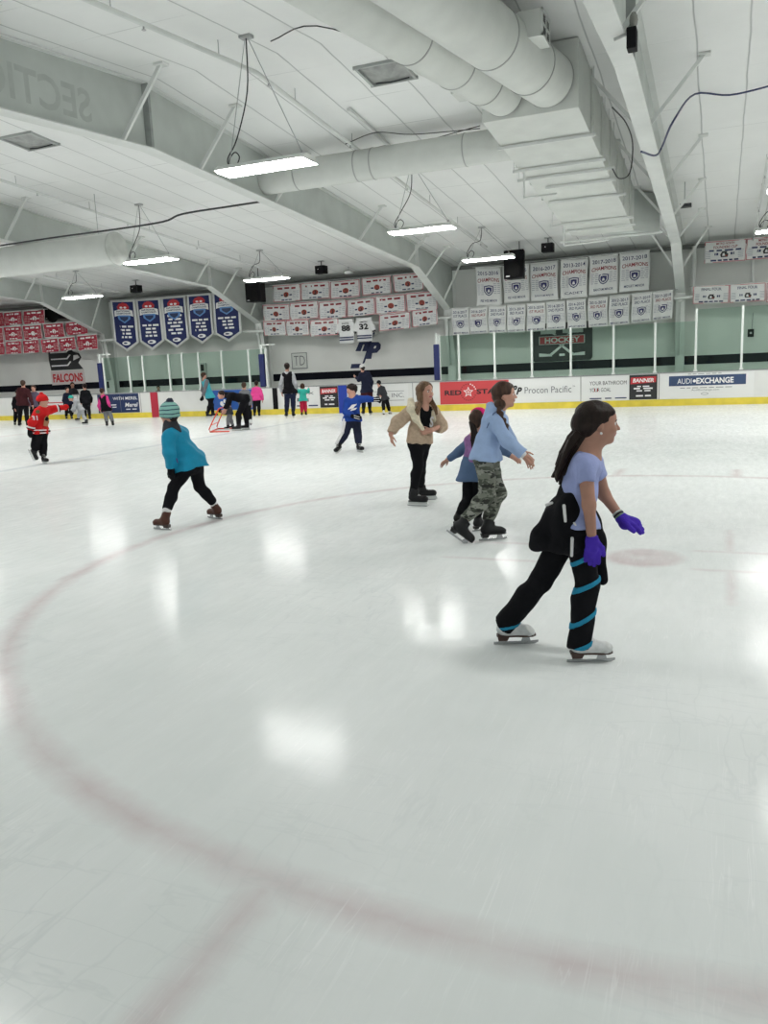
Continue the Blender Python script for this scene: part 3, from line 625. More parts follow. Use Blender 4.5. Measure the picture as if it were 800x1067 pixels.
glass_run([110, 136.5, 151, 178, 192, 209, 233, 261, 279], 'left of the adult in the dark vest', 2.38)
glass_run([459, 479, 516, 554.5, 594.8, 639, 682, 724, 771.5, 826], 'right of the girl in the beige jacket', 2.46, (7, 8))
for px, lab in ((107.5, 'blue padded end post of the glass behind the pink and black skater'), (276, 'blue padded end post of the glass left of the adult in the dark vest'), (458, 'blue padded end post of the glass above the red star advert')):
    x = float(at(px, 395, Y=GY)[0])-.06; t = thing('padded_post', lab, 'post', (x, GY, BH))
    MB().box((x-.04, GY-.04, BH), (x+.04, GY+.04, 2.55)).build('post', POST, t)
    MB().box((x-.1, GY-.1, BH+.02), (x+.1, GY+.1, 2.2)).build('pad', NAVY, t, .02)
    if px < 300:
        MB().bar((x, GY, 2.52), (x+.55, GY, 2.52), .05, .05).build('top_arm', POST, t)

# ------------------------------------------------------------------ banners
CLOTH = mat('banner_cloth', (.66, .665, .66), .85, bump=.1, bscale=400); REDC = mat('banner_red', (.34, .022, .045), .8, bump=.1, bscale=400)
BLUC = mat('banner_blue', (.010, .018, .10), .75, bump=.1, bscale=400)
MAR = mat('print_maroon', (.24, .02, .03), .6); EMB = mat('emblem_brown', (.28, .045, .03), .6); PK = mat('print_pinkish', (.62, .42, .42), .7)
GRY = mat('print_fine_grey', (.34, .35, .40), .7); PUR = mat('print_indigo', (.03, .03, .12), .6); EDG = mat('banner_red_edge', (.5, .12, .15), .7); SKY = mat('print_sky', (.10, .24, .55), .6)
class Banner:
    """one hung cloth: corner pixels -> place in the banner line; cloth and print share one gentle wave"""
    def __init__(s, label, cat, group, c, Y=BAN_Y, name='banner', seed=0, bow=.012, amp=1.):
        (tlx, tly), (trx, try_), (blx, bly) = c
        tl, tr, bl = at(tlx, tly, Y=Y), at(trx, try_, Y=Y), at(blx, bly, Y=Y)
        s.x0, s.x1 = tl[0], tr[0]; s.zt0, s.zt1 = tl[2], tr[2]; s.H = (tl[2]-bl[2]); s.W = s.x1-s.x0; s.Y = Y; s.seed = seed; s.bow = bow; s.amp = amp
        s.t = thing(name, label, cat, (s.x0+s.W/2, Y, (s.zt0+s.zt1)/2), group); s.mbs = {}; s.rnd = random.Random(seed)
    def warp(s, V):                              # V: (u, dy, v) in 0..1 boxes -> world
        u, dy, v = V[:, 0], V[:, 1], V[:, 2]
        z = (s.zt0*(1-u)+s.zt1*u)-s.H*(1-v)-s.bow*np.sin(u*math.pi)*v*s.W
        y = s.Y+dy+s.amp*(.022*np.sin(u*7+s.seed*1.7)*(1.2-v)+.012*np.sin(u*13+s.seed+v*3))
        x = s.x0+s.W*u+.012*np.sin(v*5+s.seed)
        return np.stack([x, y, z], 1)
    def cloth(s, m, outline=None, n=14):
        mb = MB()
        if outline is None:
            vs = [(i/n, 0, j/n) for j in range(n+1) for i in range(n+1)]
            fs = [(j*(n+1)+i, j*(n+1)+i+1, (j+1)*(n+1)+i+1, (j+1)*(n+1)+i) for j in range(n) for i in range(n)]
        else:
            vs = []; fs = []
            for j in range(n+1):
                for i in range(n+1):
                    u = i/n; low = outline(u); vs.append((u, 0, low+(1-low)*j/n))
            fs = [(j*(n+1)+i, j*(n+1)+i+1, (j+1)*(n+1)+i+1, (j+1)*(n+1)+i) for j in range(n) for i in range(n)]
        mb.add(vs, fs, True)
        o = mb.build('cloth', m, s.t, warp=s.warp); sd = o.modifiers.new('thick', 'SOLIDIFY'); sd.thickness = .006; sd.offset = 0
        r = MB().tube([(s.x0-.02, s.Y+.01, s.zt0+.012), (s.x1+.02, s.Y+.01, s.zt1+.012)], .012, 6); r.build('hem_rod', WHITE, s.t)
    def mb(s, nm, m): return s.mbs.setdefault((nm, m.name), MB())
    def text(s, nm, m, t, u0, u1, v0, v1, arc=0., bold=0., shear=0., lay=1): put_text(s.mb(nm, m), t, u0, u1, v0, v1, -.010*lay, bold, shear, arc)
    def scr(s, nm, m, u0, u1, v, h, words, arc=0., lay=1): scribble(s.mb(nm, m), u0, u1, v, h, -.010*lay, words, s.rnd, arc)
    def poly(s, nm, m, pts, lay=1): poly(s.mb(nm, m), pts, -.010*lay)
    def disc(s, nm, m, u, v, ru, rv, lay=1, seg=16): disc(s.mb(nm, m), u, v, ru, rv, -.010*lay, seg)
    def done(s):
        for (nm, mn), mb in s.mbs.items(): mb.build(nm, MATS[mn], s.t, warp=s.warp)
def crest(b, u, v, r):
    a = b.H/b.W if b.W else 1; ru = r*a
    sh = lambda k: [(u-ru*k, v+r*.9*k), (u-ru*k, v-r*.2*k), (u-ru*.6*k, v-r*.8*k), (u, v-r*1.1*k), (u+ru*.6*k, v-r*.8*k), (u+ru*k, v-r*.2*k), (u+ru*k, v+r*.9*k), (u, v+r*1.05*k)][::1]
    b.poly('crest', PUR, sh(1.0)); b.poly('crest_field', CLOTH, sh(.8), 1.5); b.poly('crest_core', PUR, sh(.62), 2.)
    b.poly('crest_mark', CLOTH, [(u-ru*.3, v-r*.35), (u+ru*.3, v-r*.35), (u+ru*.15, v+r*.2), (u-ru*.15, v+r*.2)], 2.5)
def tall_banner(c, year, title, bottom, label, group, seed, maroon):
    b = Banner(label, 'banner', group, c, seed=seed); b.cloth(CLOTH)
    b.text('year', LN, year, .09, .91, .81, .91, -.012, .012)
    if maroon: b.text('title', MAR, title, .07, .93, .60, .70, .035, .015)
    else:
        b.text('title', LN if seed % 3 else MAR, title, .12, .9, .66, .76, .0, .012)
        b.text('bottom_line', LN, bottom, .08, .92, .05, .11, .0, .015)
    crest(b, .5, .40 if maroon else .40, .13 if maroon else .14)
    for k in range(6):
        b.scr('names', GRY, .06, .30, .54-.05*k, .018, 2); b.scr('names', GRY, .70, .94, .56-.05*k, .018, 2)
    if maroon: b.text('bottom_line', LN, bottom, .16, .84, .10, .165, .0, .012)
    b.done()
G1, G2 = 'white champions banners, upper right row', 'white place banners, lower right row'
years = ['2015-2016', '2015-2016', '2016-2017', '2013-2014', '2017-2018', '2017-2018']
up = [((495.5, 279), (521.5, 278), (495, 319)), ((524, 278), (551, 275), (524.5, 316)), ((552.5, 275), (581, 272), (553, 314.5)), ((584, 271), (612, 268.5), (584, 311.5)), ((614, 268), (644, 264.5), (615, 308)), ((645.5, 264), (677, 260.5), (646.5, 304.5))]
lab = ['first white champions banner from the left, below the hanging light', 'second white champions banner, half hidden by the loudspeaker', 'third white champions banner, right of the loudspeaker', 'fourth white champions banner, creased at its lower left', 'fifth white champions banner, second from the right end', 'last white champions banner at the right end of the upper row']
for i, c in enumerate(up): tall_banner(c, years[i], 'CHAMPIONS', ['PEE WEE MINOR', 'PEE WEE MINOR', 'BANTAM MAJOR', 'CADET', 'BANTAM MINOR', 'MIDGET MINOR'][i], lab[i], G1, i, True)
yr2 = ['2016-2017', '2016-2017', '2015-2016', '2013-2014', '2015-2016', '2014-2015', '2014-2015', '2015-2016', '2012-2013', '2017-2018']
lo = [((470.5, 321.5), (488, 320.5), (471, 349.5)), ((489, 321), (507.5, 319.5), (489.5, 348.5)), ((508.5, 319.5), (527, 318.5), (508, 347.5)), ((528, 318), (547, 317), (528, 347)), ((548.5, 316.5), (568, 315), (549, 346)), ((569, 315), (589, 313.5), (569, 344.5)), ((590.5, 313), (610.5, 311.5), (591, 343)), ((612.5, 311.5), (633, 309.5), (612.5, 341.5)), ((634.5, 309), (656, 307), (635, 339.5)), ((658, 307), (679, 304.5), (659, 337))]
lo.append(((680, 305), (701, 302), (680.5, 334.5)))
yr2.append('2017-2018')
ordw = ['leftmost', 'second from the left', 'third from the left', 'fourth from the left', 'fifth from the left', 'middle', 'fifth from the right', 'fourth from the right', 'third from the right', 'second from the right', 'rightmost']
for i, c in enumerate(lo):
    tall_banner(c, yr2[i], '2ND PLACE' if i % 3 == 2 else ('1ST PLACE' if i % 4 == 0 else '3RD PLACE'), ['MIDGET MINOR', 'SQUIRT MINOR'][i % 2], 'small white place banner, %s of the lower row under the champions banners' % ordw[i], G2, 20+i, False)
# small landscape banners with a head emblem
def head_banner(c, label, group, seed, red=False, second=False):
    b = Banner(label, 'banner', group, c, seed=seed, bow=.02); b.cloth(REDC if red else CLOTH)
    ink = LW if red else MAR; ink2 = LW if red else LN
    b.scr('title', ink, .16, .84, .74, .11, 3, .05); b.scr('season', ink2, .3, .7, .07, .07, 3)
    b.disc('emblem', LW if red else EMB, .5, .43, .10, .17); b.poly('emblem_hair', REDC if red else LB, [(.46, .28), (.52, .26), (.545, .42), (.5, .55), (.45, .5)], 1.5)
    b.disc('emblem_face', EMB if not red else LW, .475, .42, .035, .09, 2)
    for k in range(5):
        b.scr('names', PK if red else GRY, .06, .26, .58-.1*k, .028, 2); b.scr('names', PK if red else GRY, .74, .95, .6-.1*k, .028, 2)
    b.scr('digits', ink2, .29, .38, .36, .09, 1); b.scr('digits', ink2, .62, .71, .36, .09, 1)
    fr = b.mb('border', LW if red else EDG)
    for (u0, v0, u1, v1) in ((0, .96, 1, 1), (0, 0, 1, .035), (0, 0, .02, 1), (.98, 0, 1, 1)): fr.add([(u0, -.009, v0), (u1, -.009, v0), (u1, -.009, v1), (u0, -.009, v1)], [(0, 1, 2, 3)])
    b.done()
W1 = [((284, 298), (312, 296), (284.5, 315)), ((313, 295.5), (343, 293.5), (314, 312.5)), ((344, 294), (374.5, 291), (345, 311.5)), ((377, 290.5), (407, 287.5), (378, 308)), ((409.5, 287.5), (440, 284), (411, 304.5))]
W2 = [((273.5, 318), (301, 317), (274, 334.5)), ((302, 316), (331, 314), (303, 333.5)), ((332, 315), (360, 312.5), (332, 333)), ((361, 313.5), (390, 310), (362, 330.5)), ((391, 309.5), (422, 306.5), (391.5, 327.5)), ((423, 306), (455, 303), (424, 324.5))]
W3 = [((274, 335), (297, 334), (274.5, 350)), ((298, 334), (321, 333), (299, 350)), ((323, 334), (352, 332), (324, 350.5)), ((395, 328.5), (427, 325), (396, 345)), ((429, 324), (455, 320.5), (430, 341))]
n = 0
for rn, row, rl in (('top', W1, 5), ('middle', W2, 6), ('bottom', W3, 5)):
    for i, c in enumerate(row):
        n += 1
        wh = ['first', 'second', 'third', 'fourth', 'fifth', 'sixth'][i]
        head_banner(c, 'white banner with brown emblem, %s in the %s row by the jerseys' % (wh, rn), 'small white banners with a brown emblem', 40+n)
R1 = [((-18, 326), (3, 325), (-18, 341)), ((3.5, 325.5), (22, 324), (4, 339.5)), ((24, 324), (46, 322.5), (24, 338.5))]
R2 = [((-20, 342), (2.5, 341), (-20, 358)), ((3.5, 341), (22, 339.5), (4, 355)), ((23.5, 339.5), (43, 338), (24, 354.5)), ((45, 337.5), (66, 336), (45.5, 352)), ((68, 336), (90, 334), (68.5, 349.5))]
R3 = [((-20, 358.5), (4, 357.5), (-20, 370.5)), ((5.5, 356), (22, 355), (5.5, 369.5)), ((23.5, 355), (40, 353.5), (24, 368.5)), ((42, 354), (60, 352), (43, 368)), ((61, 352.5), (78, 350.5), (61.5, 366)), ((80, 350), (101, 348), (80.5, 365.5))]
n = 0
for rn, row in (('top', R1), ('middle', R2), ('bottom', R3)):
    for i, c in enumerate(row):
        n += 1; wh = ['leftmost', 'second', 'third', 'fourth', 'fifth', 'sixth'][i]
        head_banner(c, 'small dark red banner, %s in the %s row at far left' % (wh, rn), 'small dark red banners', 70+n, True)
# small right banners
def right_banner(c, label, title, seed):
    b = Banner(label, 'banner', 'small white banners right of the right column', c, seed=seed, bow=.012); b.cloth(CLOTH)
    if len(title) == 2:
        b.text('title', MAR, title[0], .28, .72, .84, .95, 0, .015); b.text('title', MAR, title[1], .22, .8, .66, .79, 0, .015); b.scr('subtitle', LN, .12, .9, .53, .08, 4)
    else: b.text('title', LN, title[0], .22, .78, .72, .88, .03, .012)
    b.poly('emblem', LB, [(.42, .24), (.58, .24), (.6, .38), (.55, .46), (.58, .52), (.44, .52), (.4, .36)]); b.poly('emblem_mark', CLOTH, [(.45, .3), (.52, .3), (.5, .44), (.46, .42)], 1.5); b.poly('emblem_mark', EMB, [(.52, .28), (.57, .28), (.57, .33), (.52, .34)], 1.5)
    for k in range(5): b.scr('names', GRY, .04, .16, .52-.08*k, .03, 1); b.scr('names', GRY, .83, .96, .52-.08*k, .03, 1)
    b.scr('digits', LN, .26, .35, .34, .12, 2); b.scr('digits', LN, .65, .74, .34, .12, 2); b.scr('season', LN, .16, .84, .06, .08, 5)
    fr = b.mb('border', EDG)
    for (u0, v0, u1, v1) in ((0, .97, 1, 1), (0, 0, 1, .03), (0, 0, .015, 1), (.985, 0, 1, 1)): fr.add([(u0, -.009, v0), (u1, -.009, v0), (u1, -.009, v1), (u0, -.009, v1)], [(0, 1, 2, 3)])
    b.done()
right_banner(((734, 252.5), (777, 249), (734, 274.5)), 'white founders cup banner, upper right, nearer the column', ('METRO NORTH', 'FOUNDERS CUP'), 91)
right_banner(((778, 249), (822, 245), (777.5, 271)), 'white founders cup banner cut by the right edge', ('METRO NORTH', 'FOUNDERS CUP'), 92)
right_banner(((722.5, 298.5), (760, 297), (723, 316.5)), 'white final four banner next to the right column', ('FINAL FOUR',), 93)
right_banner(((760.5, 297), (798, 294.5), (760, 315.5)), 'white final four banner, second from the right column', ('FINAL FOUR',), 94)
right_banner(((799, 295), (838, 292), (799, 315)), 'white final four banner just entering at the right edge', ('FINAL FOUR',), 95)
# blue pennants
pn = [((115, 313.5), (140.5, 313), (115.5, 357)), ((141.5, 312.5), (167, 311), (142.5, 356)), ((167.5, 310.5), (193, 308.5), (168.5, 354)), ((194, 308), (219.5, 306), (195, 350)), ((220.5, 306), (249, 303.5), (222, 348))]
pl_ = ['leftmost blue pennant with red cap emblem, beside the red banners', 'second blue pennant from the left with red cap emblem', 'middle blue pennant with extra lines of white lettering', 'fourth blue pennant, its red cap emblem in full view', 'rightmost blue pennant, partly behind the steel frame']
for i, c in enumerate(pn):
    b = Banner(pl_[i], 'banner', 'blue championship pennants', c, seed=100+i, name='pennant', amp=.12)
    pt = .22; ol = lambda u: pt*0+(abs(u-.5)*2)*pt-pt+0.02
    b.cloth(CLOTH, lambda u: abs(u-.5)*2*pt-pt, 16)
    bw, bv = .085, .03
    b.poly('blue_field', BLUC, [(bw, .02), (.5, -pt+.065), (1-bw, .02), (1-bw, 1-bv), (bw, 1-bv)], .8)
    b.poly('red_cap', LR, [(.27, .80), (.5, .76), (.73, .80), (.75, .86), (.66, .93), (.5, .96), (.34, .93), (.25, .86)], 1.4)
    b.disc('cap_mark', LW, .42, .84, .06, .025, 1.8); b.disc('cap_mark', LW, .58, .84, .06, .025, 1.8)
    b.poly('shield', SKY, [(.22, .72), (.78, .72), (.74, .56), (.5, .46), (.26, .56)], 1.2)
    b.poly('shield_core', CN, [(.32, .62), (.68, .62), (.65, .56), (.5, .5), (.35, .56)], 1.5)
    b.poly('ribbon', LW, [(.12, .62), (.3, .655), (.7, .655), (.88, .62), (.87, .76), (.7, .795), (.3, .795), (.13, .76)], 1.8)
    b.text('ribbon_lettering', LN, 'NATIONAL', .22, .78, .725, .77, .008, .02, lay=2.4); b.text('ribbon_lettering', LN, 'CHAMPIONSHIPS', .2, .8, .67, .71, .008, .02, lay=2.4)
    for k, (u0, u1, w) in enumerate(((.17, .83, 3), (.3, .7, 2), (.28, .72, 2), (.26, .74, 3)) if i != 2 else ((.22, .8, 2), (.25, .75, 2), (.2, .8, 3), (.3, .7, 1), (.2, .8, 2), (.3, .72, 2))): b.scr('lettering', LW, u0, u1, .36-.085*k+(.18 if i == 2 else 0), .045, w)
    b.disc('oval_badge', LW, .5, -.02, .17, .05, 1.4); b.disc('oval_mark', CN, .47, -.02, .08, .02, 1.8)
    b.done()
# hockey jerseys hung among the banners
def jersey(c, num, name, label):
    b = Banner(label, 'jersey', 'white jerseys hung on the wall', c, name='jersey', seed=int(num)); JW = mat('jersey_white', (.74, .75, .75), .8)
    n = 10; vs = []; fs = []
    prof = [(-.02, .0, .72, 1.), ]
    mbq = MB()
    vs = [(i/n*.72+.14, -.03*math.sin(math.pi*i/n), j/n) for j in range(n+1) for i in range(n+1)]
    fs = [(j*(n+1)+i, j*(n+1)+i+1, (j+1)*(n+1)+i+1, (j+1)*(n+1)+i) for j in range(n) for i in range(n)]
    mbq.add(vs, fs, True); o = mbq.build('jersey_body', JW, b.t, warp=b.warp); s_ = o.modifiers.new('thick', 'SOLIDIFY'); s_.thickness = .03; s_.offset = 0
    for sg in (0, 1):
        f = (lambda u: u) if sg == 0 else (lambda u: 1-u)
        pts = [(f(.2), .96), (f(-.02), .62), (f(-.06), .40), (f(.10), .36), (f(.2), .62)]
        mb = MB(); V = [(u, -.03, v) for u, v in pts]+[(u, .01, v) for u, v in pts]; k = len(pts)
        F_ = [tuple(range(k)), tuple(range(2*k-1, k-1, -1))]+[(a, k+a, k+(a+1) % k, (a+1) % k) for a in range(k)]
        mb.add(V, F_ if sg == 1 else F_); mb.build('sleeve', JW, b.t, warp=b.warp)
        mb = MB(); V = [(f(u), -.036, v) for u, v in ((-.055, .47), (-.06, .40), (.10, .36), (.115, .43))]; mb.add(V, [(0, 1, 2, 3)]).build('cuff_band', LB, b.t, warp=b.warp)
    b.text('number', LB, num, .28, .72, .50, .75, 0, .04, lay=6.5); b.text('name', LB, name, .32, .68, .79, .85, 0, .03, lay=6.5)
    for v in (.22, .12): b.mb('hem_stripe', LN).add([(.14, -.062, v), (.86, -.062, v), (.86, -.062, v+.05), (.14, -.062, v+.05)], [(0, 1, 2, 3)])
    b.done()
jersey(((350, 333), (371, 331.5), (350, 358.5)), '88', 'DUTZ', 'white hockey jersey number 88 hung on the wall')
jersey(((368.5, 331.5), (390, 330), (368.5, 356.5)), '32', 'SMITH', 'white hockey jersey number 32 hung on the wall')

# ------------------------------------------------------------------ wall signs
def wx(px, py): p = at(px, py, Y=WY-.03); return float(p[0]), float(p[2])
def sign(name, label, px0, py0, px1, py1, Y=WY-.025):
    x0, z1 = wx(px0, py0); x1, z0 = wx(px1, py1); return thing(name, label, 'sign', ((x0+x1)/2, WY, z0)), x0, x1, z0, z1
t, x0, x1, z0_, z1_ = sign('hockey_sign', 'black rounded hockey sign with crossed sticks behind the glass', 554, 345, 617, 376)
z0_ = wx(585, 376.)[1]; z1_ = z0_+1.3; YS = WY-.04; W = x1-x0; H = z1_-z0_
rr = .12; rp = []
for cx, cz, a0 in ((x1-rr, z0_+rr, -90), (x1-rr, z1_-rr, 0), (x0+rr, z1_-rr, 90), (x0+rr, z0_+rr, 180)):
    rp += [(cx+rr*math.cos(math.radians(a0+k*18)), YS, cz+rr*math.sin(math.radians(a0+k*18))) for k in range(6)]
MB().prism(rp, (0, .035, 0)).build('sign_board', CK, t)
YQ = YS-.004
q = MB(); q.box((x0+W*.12, YQ-.003, z0_+H*.44), (x0+W*.88, YQ, z0_+H*.66)); q.build('band_edge', LW, t)
q = MB(); q.box((x0+W*.135, YQ-.006, z0_+H*.455), (x0+W*.865, YQ-.003, z0_+H*.645)); q.build('red_band', LR, t)
put_text(MB(), 'HOCKEY', x0+W*.22, x0+W*.8, z0_+H*.48, z0_+H*.62, YQ-.009, 0.03).build('lettering', LW, t)
for s in (-1, 1):
    m_ = MB(); cx = x0+W*.5
    m_.prism([(cx-s*W*.05, YQ-.002, z0_+H*.43), (cx+s*W*.0, YQ-.002, z0_+H*.43), (cx+s*W*.22, YQ-.002, z0_+H*.17), (cx+s*W*.17, YQ-.002, z0_+H*.14)][::s], (0, .002, 0))
    m_.prism([(cx+s*W*.16, YQ-.002, z0_+H*.13), (cx+s*W*.38, YQ-.002, z0_+H*.13), (cx+s*W*.38, YQ-.002, z0_+H*.22), (cx+s*W*.19, YQ-.002, z0_+H*.19)][::s], (0, .002, 0)); m_.build('stick', LW, t)
    m_ = MB(); m_.prism([(cx-s*W*.12, YQ-.002, z0_+H*.68), (cx-s*W*.08, YQ-.002, z0_+H*.68), (cx-s*W*.28, YQ-.002, z0_+H*.88), (cx-s*W*.32, YQ-.002, z0_+H*.86)][::s], (0, .002, 0)); m_.build('stick', LW, t)
q = MB(); q.box((x0+W*.46, YQ-.003, z0_+H*.13), (x0+W*.55, YQ, z0_+H*.19)); q.build('puck', LW, t)
scribble(MB(), x0+W*.15, x0+W*.85, z0_+H*.72, H*.1, YQ-.004, 2, random.Random(3)).build('script', LW, t)
# falcon emblem
t, x0, x1, z0_, z1_ = sign('falcon_sign', 'black bird emblem over a pale lettered band on the left wall', 53, 388, 89, 400)
z1_ = z0_+.62; W = x1-x0; YS = WY-.035
zt = z0_+1.75
MB().prism([(x0, YS, z0_), (x1, YS, z0_+.02), (x1-.02, YS, z1_+.02), (x0+.0, YS, z1_)], (0, .03, 0)).build('lettered_band', mat('band_pale', (.62, .55, .55), .6), t)
put_text(MB(), 'FALCONS', x0+W*.05, x0+W*.95, z0_+.12, z1_-.12, YS-.006, .04).build('lettering', LR, t)
def B(u, v): return (x0+W*u, YS, z1_+.04+(zt-z1_)*v)
MB().prism([B(.02, 0), B(.98, 0), B(.85, .25), B(.95, .45), B(.9, .62), B(.72, .7), B(.6, 1.), B(.0, 1.), B(-.02, .4)], (0, .03, 0)).build('bird_body', CK, t)
fe = MB()
for k in range(3):
    v = .15+.26*k; fe.prism([(p[0], p[1]-.006, p[2]) for p in (B(.05, v), B(.55, v), B(.66, v+.16), B(.62, v+.18), B(.53, v+.05), B(.05, v+.05))], (0, .005, 0))
fe.build('feather_lines', LW, t)
MB().prism([(p[0], p[1]-.006, p[2]) for p in (B(.72, .35), B(.92, .45), B(.86, .56), B(.74, .55))], (0, .005, 0)).build('bird_eye', LW, t)
# navy monogram with slash
t, x0, x1, z0_, z1_ = sign('wall_monogram', 'navy nP monogram with a long slash painted on the wall', 371, 356, 397, 374)
YS = WY-.012; NV = mat('monogram_navy', (.012, .02, .08), .6)
def wq(px, py): a, b_ = wx(px, py); return (a, YS, b_)
def wall_poly(nm, m, pts, parent, lay=0): return MB().prism([(p[0], p[1]-.006*lay, p[2]) for p in [wq(*q_) for q_ in pts]], (0, .008, 0)).build(nm, m, parent)
wall_poly('letter', NV, [(370, 366), (374, 356.5), (386, 356), (382.5, 366)], t); wall_poly('letter_gap', WALLM, [(375.5, 366), (378, 359), (379.5, 359), (377, 366)], t, 1)
wall_poly('letter', NV, [(384, 356.5), (394, 356.3), (396.5, 359), (396, 363.5), (392.5, 367.5), (387.5, 368), (386.5, 374), (381, 374)], t); wall_poly('letter_gap', WALLM, [(389, 363), (390, 360.5), (392, 360.5), (391, 363)], t, 1)
wall_poly('slash', NV, [(387, 349), (389.5, 345), (390, 347), (379.5, 378), (377, 379.5)], t, -.5)
wall_poly('letter', NV, [(364.8, 384), (366, 379.3), (376, 379), (374.5, 383.5)], t)
t, x0, x1, z0_, z1_ = sign('framed_sign', 'small framed sign with two letters beside the adult in the dark vest', 304, 377, 321, 392)
z0_ = 1.62; z1_ = z0_+.62; YS = WY-.03
MB().box((x0, YS, z0_), (x1, WY, z1_)).build('sign_board', mat('sign_grey', (.66, .68, .65), .6), t)
q = MB()
for a, b_ in (((x0, z0_), (x1, z0_+.025)), ((x0, z1_-.025), (x1, z1_)), ((x0, z0_), (x0+.025, z1_)), ((x1-.025, z0_), (x1, z1_))): q.box((a[0], YS-.01, a[1]), (b_[0], YS, b_[1]))
q.build('frame', LG, t); put_text(MB(), 'TD', x0+.1, x1-.1, z0_+.13, z1_-.12, YS-.006, -.01).build('lettering', LG, t)
pb = wx(212, 386)
t = thing('wall_panel_box', 'small grey box with a dark window on the wall above the adult in teal', 'box', (pb[0], WY, pb[1]))
MB().box((pb[0]-.16, WY-.09, pb[1]-.3), (pb[0]+.16, WY, pb[1]+.3)).build('case', mat('case_grey', (.42, .45, .43), .5), t, .01)
MB().box((pb[0]-.09, WY-.1, pb[1]-.02), (pb[0]+.07, WY-.09, pb[1]+.24)).build('dark_window', BLACK, t)
pb = wx(213.5, 369)
t = thing('wall_clock', 'small brown plaque on the wall under the rightmost blue pennant', 'plaque', (pb[0], WY, pb[1])) if False else None

# wires the banner rows hang on
for lab, (pa, pb) in (('steel wire holding the upper row of white champions banners', ((492, 279), (690, 258.5))), ('steel wire holding the lower row of white place banners', ((468, 321.5), (706, 301.5))), ('steel wire holding the blue pennants', ((112, 313.5), (252, 303))),
        ('steel wire holding the top row of small white banners', ((281, 297.5), (444, 283.2))), ('steel wire holding the middle row of small white banners', ((271, 317.8), (458, 302.5))), ('steel wire holding the bottom row of small white banners', ((271, 334.8), (459, 320))),
        ('steel wire holding the top row of small dark red banners', ((-18, 325.6), (50, 322))), ('steel wire holding the middle row of small dark red banners', ((-18, 341.6), (94, 333.4))), ('steel wire holding the bottom row of small dark red banners', ((-18, 358), (105, 347.4))),
        ('steel wire holding the upper small banners right of the column', ((728, 252.8), (830, 244))), ('steel wire holding the final four banners right of the column', ((718, 298.7), (845, 291)))):
    tag(MB().tube([at(*pa, Y=BAN_Y+.012), at(*pb, Y=BAN_Y+.012)], .012, 6).build('hanging_wire', STEEL), lab, 'wire')
# ------------------------------------------------------------------ figure modelling: smooth blends of tapered limbs, meshed with surface nets
def U(v): v = np.array(v, float); return v/(np.linalg.norm(v)+1e-12)
def cone(a, b, ra, rb, flat=None, cap=0, k=None, neg=False): return dict(t='c', a=np.array(a, float), b=np.array(b, float), ra=ra, rb=rb, flat=flat, cap=cap, k=k, neg=neg)
def ell(c, r, M=None, k=None, neg=False): return dict(t='e', c=np.array(c, float), r=np.array(r, float), M=np.eye(3) if M is None else M, k=k, neg=neg)
def rbox(c, h, M=None, rnd=.01, k=None, neg=False): return dict(t='b', c=np.array(c, float), r=np.array(h, float), M=np.eye(3) if M is None else M, rnd=rnd, k=k, neg=neg)
def cut(p, n): return dict(t='p', p=np.array(p, float), n=U(n))          # removes the side n points to
def frame3(f, up): f = U(f); l = U(np.cross(up, f)); u = np.cross(f, l); return np.stack([f, l, u], 1)   # columns: forward, left, up
def _bounds(o):
    if o['t'] == 'c': r = max(o['ra'], o['rb']); return np.minimum(o['a'], o['b'])-r, np.maximum(o['a'], o['b'])+r
    r = np.linalg.norm(o['r']) if o['t'] == 'b' else o['r'].max(); return o['c']-r, o['c']+r
def _eval(o, X):
    if o['t'] == 'c':
        ab = o['b']-o['a']; L2 = ab@ab+1e-12; w = X-o['a']; t0 = (w@ab)/L2; t = np.clip(t0, 0, 1); w = w-t[..., None]*ab
        if o['flat'] is not None:
            F, q = o['flat']; w = w+((w@F)*(1/q-1))[..., None]*F
        d = np.sqrt((w*w).sum(-1))-(o['ra']+(o['rb']-o['ra'])*t)
        if o['flat'] is not None: d = d*(.5+.5*o['flat'][1])
        L = math.sqrt(L2)
        if o['cap'] & 1: d = np.maximum(d, (t0-1)*L)
        if o['cap'] & 2: d = np.maximum(d, -t0*L)
        return d
    if o['t'] == 'e':
        q = (X-o['c'])@o['M']; k0 = np.sqrt(((q/o['r'])**2).sum(-1)); k1 = np.sqrt(((q/o['r']**2)**2).sum(-1))+1e-9
        return k0*(k0-1)/k1
    q = np.abs((X-o['c'])@o['M'])-o['r']+o['rnd']
    return np.sqrt((np.maximum(q, 0)**2).sum(-1))+np.minimum(q.max(-1), 0)-o['rnd']
